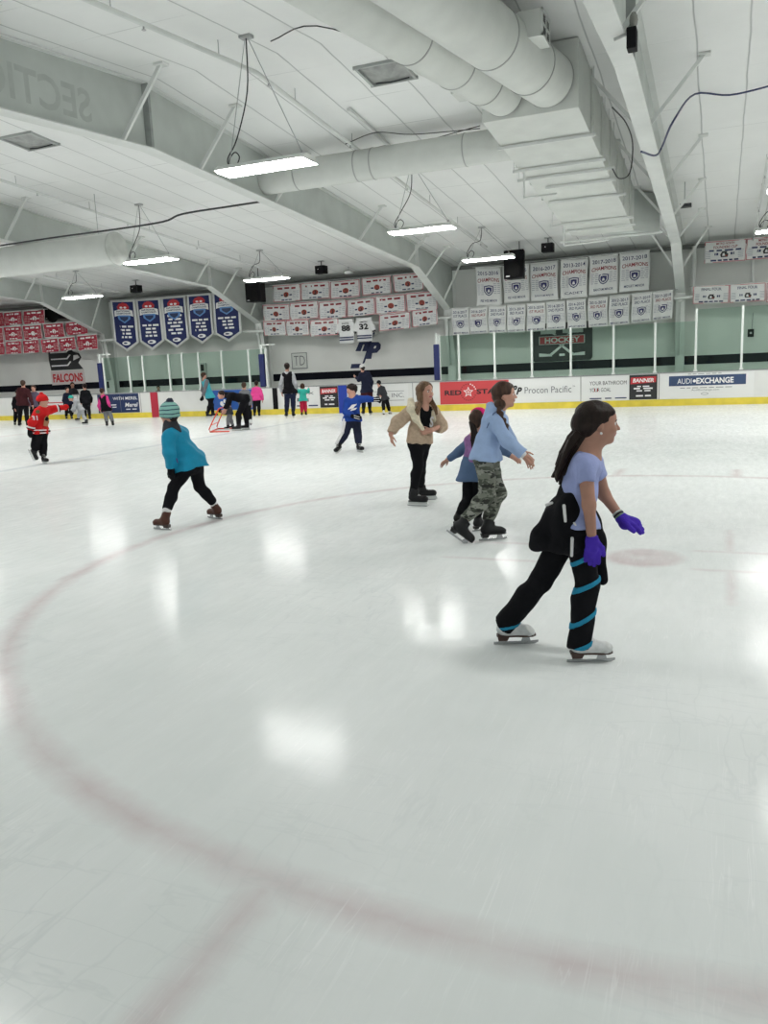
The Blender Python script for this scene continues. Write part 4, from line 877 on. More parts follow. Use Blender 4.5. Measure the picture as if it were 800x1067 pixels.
def sdf_arrays(ops, h, k, noise=None):
    pos = [o for o in ops if o['t'] != 'p' and not o['neg']]
    lo = np.min([_bounds(o)[0] for o in pos], 0)-3*h; hi = np.max([_bounds(o)[1] for o in pos], 0)+3*h
    n = np.ceil((hi-lo)/h).astype(int)+1
    F = np.full(n, .5, np.float32); ax = [lo[i]+h*np.arange(n[i]) for i in range(3)]
    for o in ops:
        kk = o.get('k') if o.get('k') is not None else k
        if o['t'] == 'p':
            d = ((ax[0]-o['p'][0])*o['n'][0])[:, None, None]+((ax[1]-o['p'][1])*o['n'][1])[None, :, None]+((ax[2]-o['p'][2])*o['n'][2])[None, None, :]
            F = np.maximum(F, d); continue
        a, b = _bounds(o); m = kk+2.5*h
        i0 = np.clip(np.floor((a-m-lo)/h).astype(int), 0, n); i1 = np.clip(np.ceil((b+m-lo)/h).astype(int)+1, 0, n)
        if (i1 <= i0).any(): continue
        sl = tuple(slice(i0[i], i1[i]) for i in range(3))
        X = np.stack(np.meshgrid(*[ax[i][sl[i]] for i in range(3)], indexing='ij'), -1)
        d = _eval(o, X); S = F[sl]
        if o['neg']:
            d = -d
            if kk > 0: q = np.maximum(kk-np.abs(S-d), 0)/kk; F[sl] = np.maximum(S, d)+q*q*kk*.25
            else: F[sl] = np.maximum(S, d)
        elif kk > 0: q = np.maximum(kk-np.abs(S-d), 0)/kk; F[sl] = np.minimum(S, d)-q*q*kk*.25
        else: F[sl] = np.minimum(S, d)
    if noise:
        amp, sc, seed = noise; r = np.random.RandomState(seed); N = np.zeros(n, np.float32)
        for j in range(5):
            w = r.normal(size=3); w = w/np.linalg.norm(w)*sc*(.6+.35*j); w[2] *= .6; ph = r.uniform(0, 6.28)
            N += np.sin((ax[0]*w[0])[:, None, None]+(ax[1]*w[1])[None, :, None]+(ax[2]*w[2])[None, None, :]+ph+1.2*np.sin((ax[2]*sc*.5+j)[None, None, :]))/(1+.4*j)
        F = F+amp*N
    F = np.clip(F, -.2, .5)
    for i in range(3):                                                   # closed at the box edge
        s0 = [slice(None)]*3; s0[i] = 0; F[tuple(s0)] = .5; s0[i] = -1; F[tuple(s0)] = .5
    return lo, F
def surface_nets(lo, F, h):
    S = F < 0; c = S[:-1, :-1, :-1]; n = np.array(c.shape)
    cnt = np.zeros(n, np.int8); corners = [(i, j, k) for i in (0, 1) for j in (0, 1) for k in (0, 1)]
    sl = lambda i, j, k: (slice(i, i+n[0]), slice(j, j+n[1]), slice(k, k+n[2]))
    for q in corners: cnt += S[sl(*q)]
    act = (cnt > 0) & (cnt < 8); idx = np.argwhere(act)
    if len(idx) == 0: return np.zeros((0, 3)), np.zeros((0, 4), int)
    vals = np.stack([F[idx[:, 0]+i, idx[:, 1]+j, idx[:, 2]+k] for i, j, k in corners], 1)
    acc = np.zeros((len(idx), 3)); num = np.zeros(len(idx))
    for a in range(8):
        for b in range(a+1, 8):
            ca, cb = np.array(corners[a]), np.array(corners[b])
            if np.abs(ca-cb).sum() != 1: continue
            va, vb = vals[:, a], vals[:, b]; x = (va < 0) != (vb < 0)
            t = np.where(x, va/np.where(x, va-vb, 1), 0)
            acc += np.where(x[:, None], ca+t[:, None]*(cb-ca), 0); num += x
    V = lo+h*(idx+acc/num[:, None])
    vid = np.full(n, -1, np.int64); vid[tuple(idx.T)] = np.arange(len(idx)); faces = []
    for ax in range(3):
        d = [0, 0, 0]; d[ax] = 1
        A = S[:n[0], :n[1], :n[2]]; B = S[d[0]:d[0]+n[0], d[1]:d[1]+n[1], d[2]:d[2]+n[2]]
        for sign in (0, 1):
            e = (A & ~B) if sign == 0 else (~A & B); q = np.argwhere(e)
            u, w = (ax+1) % 3, (ax+2) % 3; q = q[(q[:, u] > 0) & (q[:, w] > 0)]
            du = np.zeros(3, int); du[u] = 1; dw = np.zeros(3, int); dw[w] = 1
            f = [vid[tuple((q-du-dw).T)], vid[tuple((q-dw).T)], vid[tuple(q.T)], vid[tuple((q-du).T)]]
            f = np.stack(f if sign == 0 else f[::-1], 1); faces.append(f[(f >= 0).all(1)])
    return V, np.concatenate(faces)
def sdf_obj(name, ops, h, k, m, parent, noise=None, paint=None):
    lo, F = sdf_arrays(ops, h, k, noise); V, Q = surface_nets(lo, F, h)
    me = bpy.data.meshes.new(name); me.vertices.add(len(V)); me.vertices.foreach_set('co', V.astype(np.float32).ravel())
    me.loops.add(4*len(Q)); me.loops.foreach_set('vertex_index', Q.astype(np.int32).ravel())
    me.polygons.add(len(Q)); me.polygons.foreach_set('loop_start', np.arange(0, 4*len(Q), 4, dtype=np.int32)); me.polygons.foreach_set('loop_total', np.full(len(Q), 4, np.int32))
    ms = m if isinstance(m, (list, tuple)) else [m]
    for x in ms: me.materials.append(x)
    if paint is not None: me.polygons.foreach_set('material_index', paint(V[Q].mean(1)).astype(np.int32))
    me.update(calc_edges=True); me.validate(); me.polygons.foreach_set('use_smooth', np.ones(len(me.polygons), bool))
    o = link(name, me, parent)
    return o
def boot_mesh(style, bm, parent, d=(-.02, 0, 1.), h=.006, folds=False):
    hockey = style == 'hockey'; d = U(d); a = np.array((.054, 0, .125)); t = a+d*.088; zs = .062
    ops = [cone(a+d*.12, a, .050, .045), ell((.045, 0, .103), (.052, .037, .045)), cone((.07, 0, .115), (.19, 0, .092), .043, .031, k=.03), ell((.205, 0, .088), (.042, .040, .028)), cone((.06, 0, .09), (.2, 0, .078), .036, .038, k=.02), cone(a+d*.10+np.array((.035, 0, 0)), (.095, 0, .12), .026, .03, k=.02)]
    if hockey: ops += [cone(a+d*.03+np.array((-.042, 0, 0)), a+d*.13+np.array((-.045, 0, 0)), .022, .016, k=.02), ell((.215, 0, .092), (.036, .042, .032))]
    ops += [cut((0, 0, zs), (0, 0, -1)), cut(a+d*(.105 if hockey else .088), d+np.array((.25, 0, 0)))]
    return sdf_obj('boot' if not folds else 'skate_boot', ops, h, .03, bm, parent)
# ------------------------------------------------------------------ skates, one template per kind (x towards the toe, z up from the ice)
SK = {}
def skate_template(style):
    if style in SK: return SK[style]
    bc, sc, hockey = {'white': ((.62, .63, .63), (.05, .02, .014), 0), 'brown': ((.075, .03, .02), (.03, .015, .01), 0), 'rental': ((.010, .0105, .012), (.008, .008, .008), 0), 'hockey': ((.009, .009, .0105), (.66, .68, .67), 1)}[style]
    bm = mat('skate_boot_'+style, bc, .5, spec=.25, var=.12, vscale=30, bump=.1, bscale=120); sm = mat('skate_sole_'+style, sc, .4)
    lm = mat('skate_lace_'+('dark' if style in ('rental',) else 'pale'), (.05, .05, .055) if style == 'rental' else (.6, .6, .58), .8)
    zs = .062; R = thing('skate_template', 'x', 'x'); R.hide_render = True
    top = .205
    boot = boot_mesh(style, bm, R)
    ol = [(.0, -.02), (.0, .02), (.02, .036), (.07, .036), (.12, .034), (.18, .042), (.23, .036), (.252, .012), (.252, -.012), (.23, -.036), (.18, -.042), (.12, -.034), (.07, -.036), (.02, -.036)]
    MB().prism([(x-.006, y, zs-.006) for x, y in ol], (0, 0, .012)).build('sole', sm if not hockey else bm, R)
    if hockey:
        q = MB().prism([(-.005, -.012, zs-.004), (.09, -.012, zs-.004), (.10, -.012, .046), (.13, -.012, .046), (.14, -.012, zs-.004), (.245, -.012, zs-.004), (.262, -.012, .03), (.258, -.012, .012), (-.015, -.012, .012)], (0, .024, 0)); q.build('blade_holder', sm, R)
    else:
        MB().prism([(.0, -.03, zs-.004), (.075, -.03, zs-.004), (.062, -.027, .03), (.004, -.027, .03)], (0, .06, 0)).build('heel', sm, R)
    bl = MB(); t = .0035
    bl.prism([(-.025, -t, .0), (.235, -t, .0), (.262, -t, .012), (.262, -t, .024), (.2, -t, .018), (-.025, -t, .016)], (0, 2*t, 0))
    if not hockey:
        bl.prism([(.005, -t, .014), (.06, -t, .014), (.05, -t, .032), (.012, -t, .032)], (0, 2*t, 0)); bl.prism([(.15, -t, .014), (.215, -t, .014), (.2, -t, zs-.003), (.165, -t, zs-.003)], (0, 2*t, 0))
        bl.prism([(.15, -.025, zs-.008), (.21, -.025, zs-.008), (.21, -.025, zs-.004), (.15, -.025, zs-.004)], (0, .05, 0))
    bl.build('blade', mat('blade_steel', (.42, .43, .44), .25, metal=.8), R)
    la = MB()
    for i in range(6):
        x = .165-.016*i; z = .118+.009*i+.02*max(0, i-3)
        la.tube([(x-.006, -.026, z-.008), (x+.004, -.012, z+.007), (x+.004, .012, z+.007), (x-.006, .026, z-.008)], .0035, 6)
    la.build('laces', lm, R)
    SK[style] = R
    return R
# ------------------------------------------------------------------ people
def skin_mat(n, c): return mat(n, c, .5, var=.05, vscale=20, spec=.35)
SKIN = skin_mat('skin_light', (.50, .27, .20)); SKIN2 = skin_mat('skin_tan', (.38, .20, .145)); LIPS = mat('lips', (.36, .10, .10), .45)
EYEW = mat('eye_white', (.7, .7, .68), .2); IRIS = mat('iris_dark', (.025, .014, .01), .2)
class Fig:
    def __init__(s, label, base, stature=1.35, h=.012, fwd=(1, 0), hc=None, skin=None, up=None, cat='person', group=None, head=None, face=None, v0=None):
        s.g = at(*base, Z=0.); s.st = stature; s.s = stature/1.4; s.h = h; s.skin = skin or SKIN
        d = s.g-CC; d[2] = 0; s.v = U(d); s.u = np.array([s.v[1], -s.v[0], 0.]); s.z = np.array([0, 0, 1.])
        s.root = thing('person', label, 'person', s.g); s.J = {}; s.sk = {}
        s.HH = head or stature*.152
        s.f = U(s.u*fwd[0]+s.v*fwd[1]); s.ff = s.f if face is None else U(s.u*face[0]+s.v*face[1]+s.z*(face[2] if len(face) > 2 else 0))
        s.up = np.array([0, 0, 1.]) if up is None else U(s.u*up[0]+s.v*up[1]+s.z*up[2])
        s.lat = U(np.cross(s.z, s.f))
        if hc is not None: s.J['hc'] = s.P(*hc)
    def P(s, px, py, dv=0.):                   # photo pixel on the vertical plane dv metres behind the figure's base
        d = ray(px, py); t = ((s.g-CC)@s.v+dv)/(d@s.v); return CC+d*t-s.g
    def G(s, px, py): return at(px, py, Z=0.)-s.g
    def skate(s, style, side, heel, toe, dv=None, sc=1., roll=0., zoff=0.):
        if dv is None: a, b = s.G(*heel), s.G(*toe)
        else: a, b = s.P(*heel, dv[0]), s.P(*toe, dv[1])
        x = U(b-a); up = U(s.z-x*(s.z@x)); y = np.cross(up, x)
        if roll: c, q = math.cos(roll), math.sin(roll); up, y = up*c+y*q, y*c-up*q
        mid = (a+b)/2+s.z*zoff; k = sc*.92*s.s
        o = mid-x*.115*k
        M = Matrix([[x[i]*k, y[i]*k, up[i]*k, o[i]] for i in range(3)]+[[0, 0, 0, 1]])
        s.sk[side] = (style, M)
        w = lambda p: np.array((M@Vector(p))[:])
        s.J['a'+side] = w((.056, 0, .15)); s.J['sh'+side] = w((.053, 0, .205)); s.J['t'+side] = w((.18, 0, .085)); s.J['hl'+side] = w((.045, 0, .10))
    def auto(s, lean=0.):
        """fills in joints that were not measured"""
        J = s.J; S = s.st; f = s.f; z = s.z; l = s.lat; hc = J['hc']
        for sd in 'LR':
            if 'a'+sd not in J:
                o_ = l*(.08 if sd == 'L' else -.08)*s.s; J['a'+sd] = o_+z*.09*s.s; J['hl'+sd] = o_+z*.035*s.s; J['t'+sd] = o_+z*.03*s.s+f*.12*s.s
        am = (J['aL']+J['aR'])/2
        J.setdefault('nk', hc-s.up*s.HH*.72-f*.02*s.s)
        if 'cl' not in J: J['cl'] = J['nk']-z*.045*s.s
        if 'pv' not in J:
            p = J['cl']*.5+am*.5; p[2] = max(.50*S*.98, .3); J['pv'] = p
        ax = U(J['cl']-J['pv']); s.ax = ax; l = U(l-ax*(l@ax)); s.fw = np.cross(l, ax); s.lt = l
        for sd, q in (('L', 1), ('R', -1)):
            J.setdefault('s'+sd, J['cl']+l*q*.118*s.s-ax*.03*s.s); J.setdefault('h'+sd, J['pv']+l*q*.07*s.s-ax*.01)
            J.setdefault('e'+sd, J['s'+sd]-z*.235*s.s+l*q*.07*s.s-f*.03)
            J.setdefault('w'+sd, J['e'+sd]-z*.18*s.s+f*.09*s.s)
            if 'k'+sd not in J: J['k'+sd] = (J['h'+sd]+J['a'+sd])*.5+f*.03*s.s+z*.02
        for sd, (style, M) in s.sk.items():
            T = skate_template(style); ch = {c.name.split('.')[0]: c for c in T.children}
            if s.h < .011:
                a = np.array((M.inverted()@Vector(J['k'+sd]))[:])-np.array((.054, 0, .125)); a = U(a); a[0] = np.clip(a[0], -.6, .6)
                new = boot_mesh(style, ch['boot'].data.materials[0], s.root, a, .006, True)
            else: new = ch['boot'].copy(); C.objects.link(new); new.parent = s.root; new.name = 'skate_boot'
            new.matrix_local = M
            for n_, c in ch.items():
                if n_ == 'boot': continue
                q = c.copy(); C.objects.link(q); q.parent = new; q.name = n_
    # ---- bodies
    def torso(s, off=0., bot=0., k=None, w=1.):
        J = s.J; q = s.s; F = s.fw; wa = J['pv']*.62+J['cl']*.38; ch = J['pv']*.22+J['cl']*.78
        lo = J['pv']-s.ax*bot
        return [cone(lo, wa, (.118*q+off)*w, (.098*q+off)*w, (F, .78)), cone(wa, ch, (.098*q+off)*w, (.112*q+off)*w, (F, .74)),
                cone(J['sL']*.85+J['sR']*.15, J['sL']*.15+J['sR']*.85, .052*q+off, .052*q+off), cone(ch, J['cl'], (.10*q+off), .055*q+off, (F, .75))]
    def arm(s, sd, off=0., t=2., cap=1, w=1.):
        J = s.J; q = s.s; a, e, wr = J['s'+sd], J['e'+sd], J['w'+sd]; rs, re, rw = .043*q, .034*q, .024*q
        if t <= 1: return [cone(a, a+(e-a)*t, (rs+off)*w, (rs+(re-rs)*t+off)*w, cap=cap)]
        tt = t-1
        return [cone(a, e, (rs+off)*w, (re+off)*w), cone(e, e+(wr-e)*tt, (re+off)*w, (re+(rw-re)*tt+off*.8)*w, cap=cap)]
    def leg(s, sd, off=0., t=2., flare=0., cap=1):
        J = s.J; q = s.s; h, kn, a = J['h'+sd], J['k'+sd], J['a'+sd]; rh, rk, ra = .073*q, .050*q, .028*q
        if t <= 1: return [cone(h, h+(kn-h)*t, rh+off, rh+(rk-rh)*t+off+flare, cap=cap)]
        tt = t-1; d = U(a-kn); bk = U(-s.fw+d*(s.fw@d)); cf = kn*.68+a*.32+bk*.012*q
        return [cone(h, kn, rh+off, rk+off), cone(kn, kn+(a-kn)*tt, rk+off, rk+(ra-rk)*tt+off+flare, cap=cap), cone(kn*.8+a*.2+bk*.008, cf, .04*q+off, .046*q+off), cone(cf, kn*.35+a*.65, .044*q+off, .034*q+off)]
    def head_ops(s):
        H = s.HH; c = s.J['hc']; M = frame3(s.ff, s.up); s.HM = M
        p = lambda f, l, u: c+M@np.array([f, l, u])*H
        o = [ell(p(-.03, 0, .12), (.43*H, .345*H, .375*H), M), ell(p(.10, 0, -.16), (.29*H, .265*H, .33*H), M, k=.05*H*2), ell(p(.27, 0, -.40), (.085*H, .10*H, .08*H), M, k=.06*H*2),
             ell(p(.30, .15, -.12), (.09*H, .09*H, .09*H), M, k=.05*H*2), ell(p(.30, -.15, -.12), (.09*H, .09*H, .09*H), M, k=.05*H*2),
             ell(p(.395, .14, .015), (.05*H, .075*H, .05*H), M, k=.05*H, neg=True), ell(p(.395, -.14, .015), (.05*H, .075*H, .05*H), M, k=.05*H, neg=True),
             cone(p(.375, 0, .03), p(.462, 0, -.115), .028*H, .050*H, k=.045*H), ell(p(.41, .045, -.125), (.035*H, .03*H, .026*H), M, k=.03*H), ell(p(.41, -.045, -.125), (.035*H, .03*H, .026*H), M, k=.03*H),
             ell(p(.385, 0, -.215), (.04*H, .10*H, .022*H), M, k=.025*H), ell(p(.375, 0, -.262), (.042*H, .085*H, .026*H), M, k=.025*H),
             ell(p(-.04, .345, -.02), (.075*H, .03*H, .115*H), M, k=.02*H), ell(p(-.04, -.345, -.02), (.075*H, .03*H, .115*H), M, k=.02*H)]
        nk = s.J['nk']
        o += [cone(p(-.10, 0, -.22), nk, .215*H, .23*H, k=.05), cone(nk, s.J['cl'], .23*H, .30*H, k=.05)]
        return o
    def hand(s, sd, size=.145, d=None, palm=None, curl=.35, thumb=None, r=.0078, spread=.1, off=0.):
        J = s.J; w = J['w'+sd]; d = U(w-J['e'+sd]) if d is None else U(d); L = size*s.s
        inward = s.lt*(-1 if sd == 'L' else 1)
        pn = U(inward-d*(inward@d)) if palm is None else U(np.array(palm)-d*(np.array(palm)@d))
        tb = np.cross(d, pn); tb = tb if thumb is None else U(np.array(thumb)-d*(np.array(thumb)@d))
        if thumb is None and tb@s.f < 0: tb = -tb
        kn = w+d*L*.52; r = r*s.s+off; wd = .20*L
        o = [cone(w, w+d*L*.12, .021*s.s+off, .024*s.s+off), cone(w+d*L*.12, kn, .19*L+off, .235*L+off, (pn, .46), k=.01)]
        c1, c2 = curl, curl*1.6
        for i, ln in enumerate((.43, .49, .46, .36)):
            q = kn+tb*wd*(.95-.63*i)-d*L*(.0, 0, .01, .05)[i]; dd = U(d+tb*spread*(1.5-i)*.5)
            a = U(dd*math.cos(c1)+pn*math.sin(c1)); b = U(dd*math.cos(c2)+pn*math.sin(c2)); m = q+a*L*ln*.5
            o += [cone(q-d*L*.06, m, r*1.08, r, k=.004), cone(m, m+b*L*ln*.5, r, r*.85, k=.003)]
        q = w+d*L*.16+tb*wd*.75; a = U(d*.72+tb*.62+pn*.3); m = q+a*L*.30; b = U(d*.9+tb*.25+pn*.25)
        o += [cone(q, m, r*1.45, r*1.15, k=.01), cone(m, m+b*L*.27, r*1.12, r*.9, k=.004)]
        return o
    def body(s, hands='LR', hk=None, k=.02):
        o = s.torso(k=None)+s.leg('L', cap=0)+s.leg('R', cap=0)
        for sd in 'LR': o += [cone(s.J['a'+sd], s.J['hl'+sd], .026*s.s, .026*s.s), cone(s.J['hl'+sd], s.J['t'+sd], .026*s.s, .022*s.s)]
        o += s.arm('L', cap=0)+s.arm('R', cap=0)
        o += s.head_ops()
        for sd in hands: o += s.hand(sd, **((hk or {}).get(sd, {})))
        H = s.HH; c = s.J['hc']; M = s.HM
        def paint(X):
            q = (X-c)@M/H; lip = ((np.abs(q[:, 1]) < .11) & (q[:, 0] > .345) & (q[:, 2] < -.195) & (q[:, 2] > -.285)); return lip.astype(int)
        b = sdf_obj('body', o, s.h, k, [s.skin, LIPS], s.root, paint=paint)
        if s.h <= .009:
            for q in (1, -1):
                e = MB(); ce = s.g+c+M@np.array([.333, .135*q, .012])*H; e.ball(ce, (.045*H,)*3, M, 12); eo = e.build('eye', EYEW, s.root)
                e = MB(); ci = ce+M@np.array([.032, .004*q, 0])*H; e.ball(ci, (.02*H, .028*H, .028*H), M, 10); e.build('iris', IRIS, eo)
                e = MB(); pts = [s.g+c+M@np.array([.385-.02*t*t, (.06+.085*t)*q, .095+.02*t-.02*t*t])*H for t in (0, .5, 1, 1.6)]; e.tube(pts, [.012*H, .017*H, .014*H, .006*H], 6); e.build('eyebrow', mat('brow_dark', (.03, .018, .012), .7), s.root)
        return b
    # ---- clothing
    def top(s, name, m, off=.012, sl=(2., 2.), hem=.02, flare=0., noise=(.003, 40, 1), neck=.0, w=1., extra=(), cutneck=True, k=.025):
        J = s.J; q = s.s; o = s.torso(off, w=w)
        pv = J['pv']; o.append(cone(J['pv']*.7+J['cl']*.3, pv-s.ax*(hem+.05), (.112*q+off)*w, (.122*q+off+flare*1.3)*w, (s.fw, .80), cap=1))
        if hem > 0: o.append(cone(J['hL'], J['hR'], .098*q+off, .098*q+off)); o.append(cone(J['hL']-s.z*.06, J['hR']-s.z*.06, .094*q+off+flare*.5, .094*q+off+flare*.5))
        for sd, t in zip('LR', sl):
            if t: o += s.arm(sd, off, t)
        o += list(extra)
        if neck: o.append(cone(J['cl'], J['nk']+(J['hc']-J['nk'])*neck, .30*s.HH+off, .25*s.HH+off, cap=1))
        hn = U(s.ax*.35+s.z*.65); o.append(cut(pv-s.ax*hem, -hn))
        if cutneck and not neck: o.append(ell(J['nk']+s.z*.035*q+s.fw*.02, (.068*q, .068*q, .06*q), k=.01, neg=True))
        return sdf_obj(name, o, s.h, k, m, s.root, noise)
    def pants(s, name, m, off=.01, t=(1.9, 1.9), flare=0., noise=(.0025, 45, 3), waist=.12, k=.022):
        J = s.J; q = s.s
        o = [cone(J['pv'], J['pv']+s.ax*waist*q, .116*q+off, .102*q+off, (s.fw, .78), cap=1), cone(J['hL'], J['hR'], .075*q+off, .075*q+off)]
        for sd, tt in zip('LR', t): o += s.leg(sd, off, tt, flare)
        return sdf_obj(name, o, s.h, k, m, s.root, noise)
    def hair(s, m, length=0., tail=None, cap=1.07, fringe=.30, h=None, extra=(), name='hair', back=0., fw_=.0):
        H = s.HH; c = s.J['hc']; M = s.HM; p = lambda f, l, u: c+M@np.array([f, l, u])*H
        o = [ell(p(-.05, 0, .13), (.44*H*cap, .345*H*cap*1.02, .385*H*cap), M)]
        if length:
            for q in (1, -1):
                o += [cone(p(-.04, .30*q, .12), p(-.06, .31*q, -.3), .13*H, .12*H, k=.04), cone(p(-.06, .31*q, -.3), p(-.06+.02*q, .30*q, -.3-length), .12*H, .05*H, k=.04)]
            o += [cone(p(-.22, 0, .0), p(-.30, 0, -.3-length*.9), .30*H, .16*H, (M[:, 0], .6), k=.04)]
        else: o += [cone(p(-.20, 0, .05), p(-.22, 0, -.22-back), .29*H, .20*H, k=.04)]
        o.append(ell(p(.46-fw_, 0, -.15), (.34*H, .40*H*(.8 if length else 1.)+fw_*H*.6, (.24+fringe*.55)*H), M, k=.03, neg=True))
        if not length: o.append(ell(p(.10, 0, -.30), (.26*H, .5*H, .30*H), M, k=.03, neg=True))
        o += list(extra)
        return sdf_obj(name, o, h or min(s.h, .009) if s.h < .011 else s.h, .02, m, s.root, (.0025, 90, 5) if s.h < .011 else None)
    def hp(s, f, l, u): return s.J['hc']+s.HM@np.array([f, l, u])*s.HH
    def hat(s, m, name='knit_hat', pom=None, low=.02, cap=1.13, brim=True):
        H = s.HH; M = s.HM; p = s.hp
        o = [ell(p(-.03, 0, .14), (.43*H*cap, .345*H*cap*1.06, .40*H*cap), M), cone(p(-.03, 0, low+.06), p(-.03, 0, low+.16), .44*H*cap, .44*H*cap, (M[:, 1], .84), cap=3) if brim else ell(p(-.03, 0, .2), (.4*H, .3*H, .3*H), M), cut(p(.0, 0, low), M@np.array([.12, 0, -1.]))]
        h_ = sdf_obj(name, o, s.h, .015, m, s.root, (.0015, 120, 2))
        if pom is not None: sdf_obj('pompom', [ell(p(-.08, 0, .62), (.17*H, .17*H, .15*H), M)], min(s.h, .01), .01, pom, s.root, (.004, 160, 8))
        return h_
def strands(a_list, r0, r1, n, spread, seed):
    """a lock of hair: n wavy strands round a common path"""
    rd = np.random.RandomState(seed); o = []; P = [np.array(p, float) for p in a_list]; m = len(P)
    for i in range(n):
        of = rd.normal(size=3)*spread; ph = rd.uniform(0, 6); cut_ = m if rd.rand() < .7 else m-1
        pts = [p+of*(.35+.65*math.sin(math.pi*min(1, .15+.75*j/(m-1))))+rd.normal(size=3)*spread*.15 for j, p in enumerate(P)][:cut_]
        for j in range(len(pts)-1):
            ra = r0+(r1-r0)*j/(m-1); rb = r0+(r1-r0)*(j+1)/(m-1); o.append(cone(pts[j], pts[j+1], ra, rb, k=.006))
    return o
# ------------------------------------------------------------------ cloth colours
def cl_(n, c, rough=.85, var=.06, bump=.25, bs=220): return mat(n, c, rough, var=var, vscale=14, bump=bump, bscale=bs, spec=.2)
LILAC = cl_('tee_lilac', srgb(150, 160, 205), bump=.55, bs=38); BLK = mat('cloth_black', (.008, .008, .010), .9, bump=.3, bscale=60, spec=.1); TEALS = cl_('stripe_teal', srgb(40, 135, 170)); PURP = cl_('glove_purple', srgb(72, 48, 172), .9, .12, .4)
HAIRD = mat('hair_dark_brown', (.016, .009, .007), .5, var=.4, vscale=40, bump=.4, bscale=90, spec=.2, stretch=(1, 1, .2)); HAIRB = mat('hair_brown', (.048, .024, .015), .5, var=.4, vscale=40, bump=.4, bscale=90, spec=.25, stretch=(1, 1, .2)); HAIRL = mat('hair_light_brown', (.15, .088, .050), .5, var=.45, vscale=40, bump=.4, bscale=90, spec=.25, stretch=(1, 1, .2))
TEALJ = cl_('jacket_teal', srgb(22, 135, 170), .6, bump=.7, bs=26); NAVYC = cl_('cloth_navy', (.012, .015, .035)); GREYD = cl_('cloth_dark_grey', (.035, .036, .042)); GREYM = cl_('cloth_grey', (.16, .165, .18)); GREYL = cl_('cloth_light_grey', (.40, .41, .43)); DENIM = cl_('denim', srgb(84, 106, 138)); BLUEH = cl_('hoodie_light_blue', srgb(150, 172, 208), bump=.6, bs=30); ROYAL = cl_('hoodie_royal', srgb(32, 64, 142)); REDJ = cl_('jersey_red', srgb(190, 28, 30)); PINK = cl_('cloth_pink', srgb(215, 70, 140)); HOTP = cl_('hat_hot_pink', srgb(220, 40, 120)); WINE = cl_('cloth_wine', srgb(62, 28, 32)); TEALV = cl_('vest_teal', srgb(70, 170, 185)); TEALK = cl_('jacket_turquoise', srgb(60, 180, 165)); REDP = cl_('pants_red', srgb(190, 40, 70)); JEAN = cl_('jeans_navy', srgb(28, 34, 58)); BEIGE = mat('fleece_beige', srgb(190, 168, 146), .95, var=.12, vscale=35, bump=.9, bscale=110, spec=.1); CREAM = mat('fleece_cream', srgb(222, 212, 188), .95, var=.12, vscale=35, bump=.9, bscale=110, spec=.1); WHT = cl_('cloth_white', (.66, .66, .66)); DUSTP = cl_('vest_dusty_pink', srgb(140, 100, 150), .8, .3)
def striped(n, c1, c2, per, duty=.5):
    m = mat(n, c1, .9); g = NG(m); nt = m.node_tree; tc = g.n('ShaderNodeTexCoord'); sx = g.n('ShaderNodeSeparateXYZ'); nt.links.new(tc.outputs['Object'], sx.inputs[0])
    z = g.m('ADD', sx.outputs[2], g.m('MULTIPLY', g.noise(tc.outputs['Object'], 9, 2), .03)); f = g.m('FRACT', g.m('DIVIDE', z, per)); s = g.m('GREATER_THAN', f, duty)
    nt.links.new(g.mix(s, (*c1, 1), (*c2, 1)), nt.nodes['Principled BSDF'].inputs['Base Color']); return m
def camo():
    m = mat('camo', (.1, .1, .08), .9); g = NG(m); nt = m.node_tree; tc = g.n('ShaderNodeTexCoord'); P = g.scaled(tc.outputs['Object'], (1, 1, 2.2))
    a = g.m('GREATER_THAN', g.noise(P, 9, 2), .5); b = g.m('GREATER_THAN', g.noise(g.scaled(P, (1, 1, 1), (1, 2, 3)), 11, 2), .56); c = g.m('GREATER_THAN', g.noise(g.scaled(P, (1, 1, 1), (2, .4, 1)), 12, 2), .6)
    x = g.mix(a, (*srgb(108, 112, 102), 1), (*srgb(70, 75, 66), 1)); x = g.mix(b, x, (*srgb(136, 138, 130), 1)); x = g.mix(c, x, (*srgb(40, 42, 38), 1))
    nt.links.new(x, nt.nodes['Principled BSDF'].inputs['Base Color']); return m
CAMO = camo(); HATM = striped('hat_teal_stripes', srgb(128, 176, 168), srgb(52, 74, 92), .040, .74)
def text_on(F, name, s, c, xd, up, w, h, m, bold=.02, shear=0.):
    uv, fs = text_data(s, bold, shear); c = np.array(c)+F.g; xd = U(xd); up = U(up)
    return MB().add([c+xd*(u-.5)*w+up*(v-.5)*h for u, v in uv], fs).build(name, m, F.root)
def blob_on(F, name, pts, c, xd, up, m, thick=.004):
    c = np.array(c)+F.g; xd = U(xd); up = U(up); n = np.cross(xd, up); return MB().prism([c+xd*x+up*y for x, y in pts], n*thick).build(name, m, F.root)

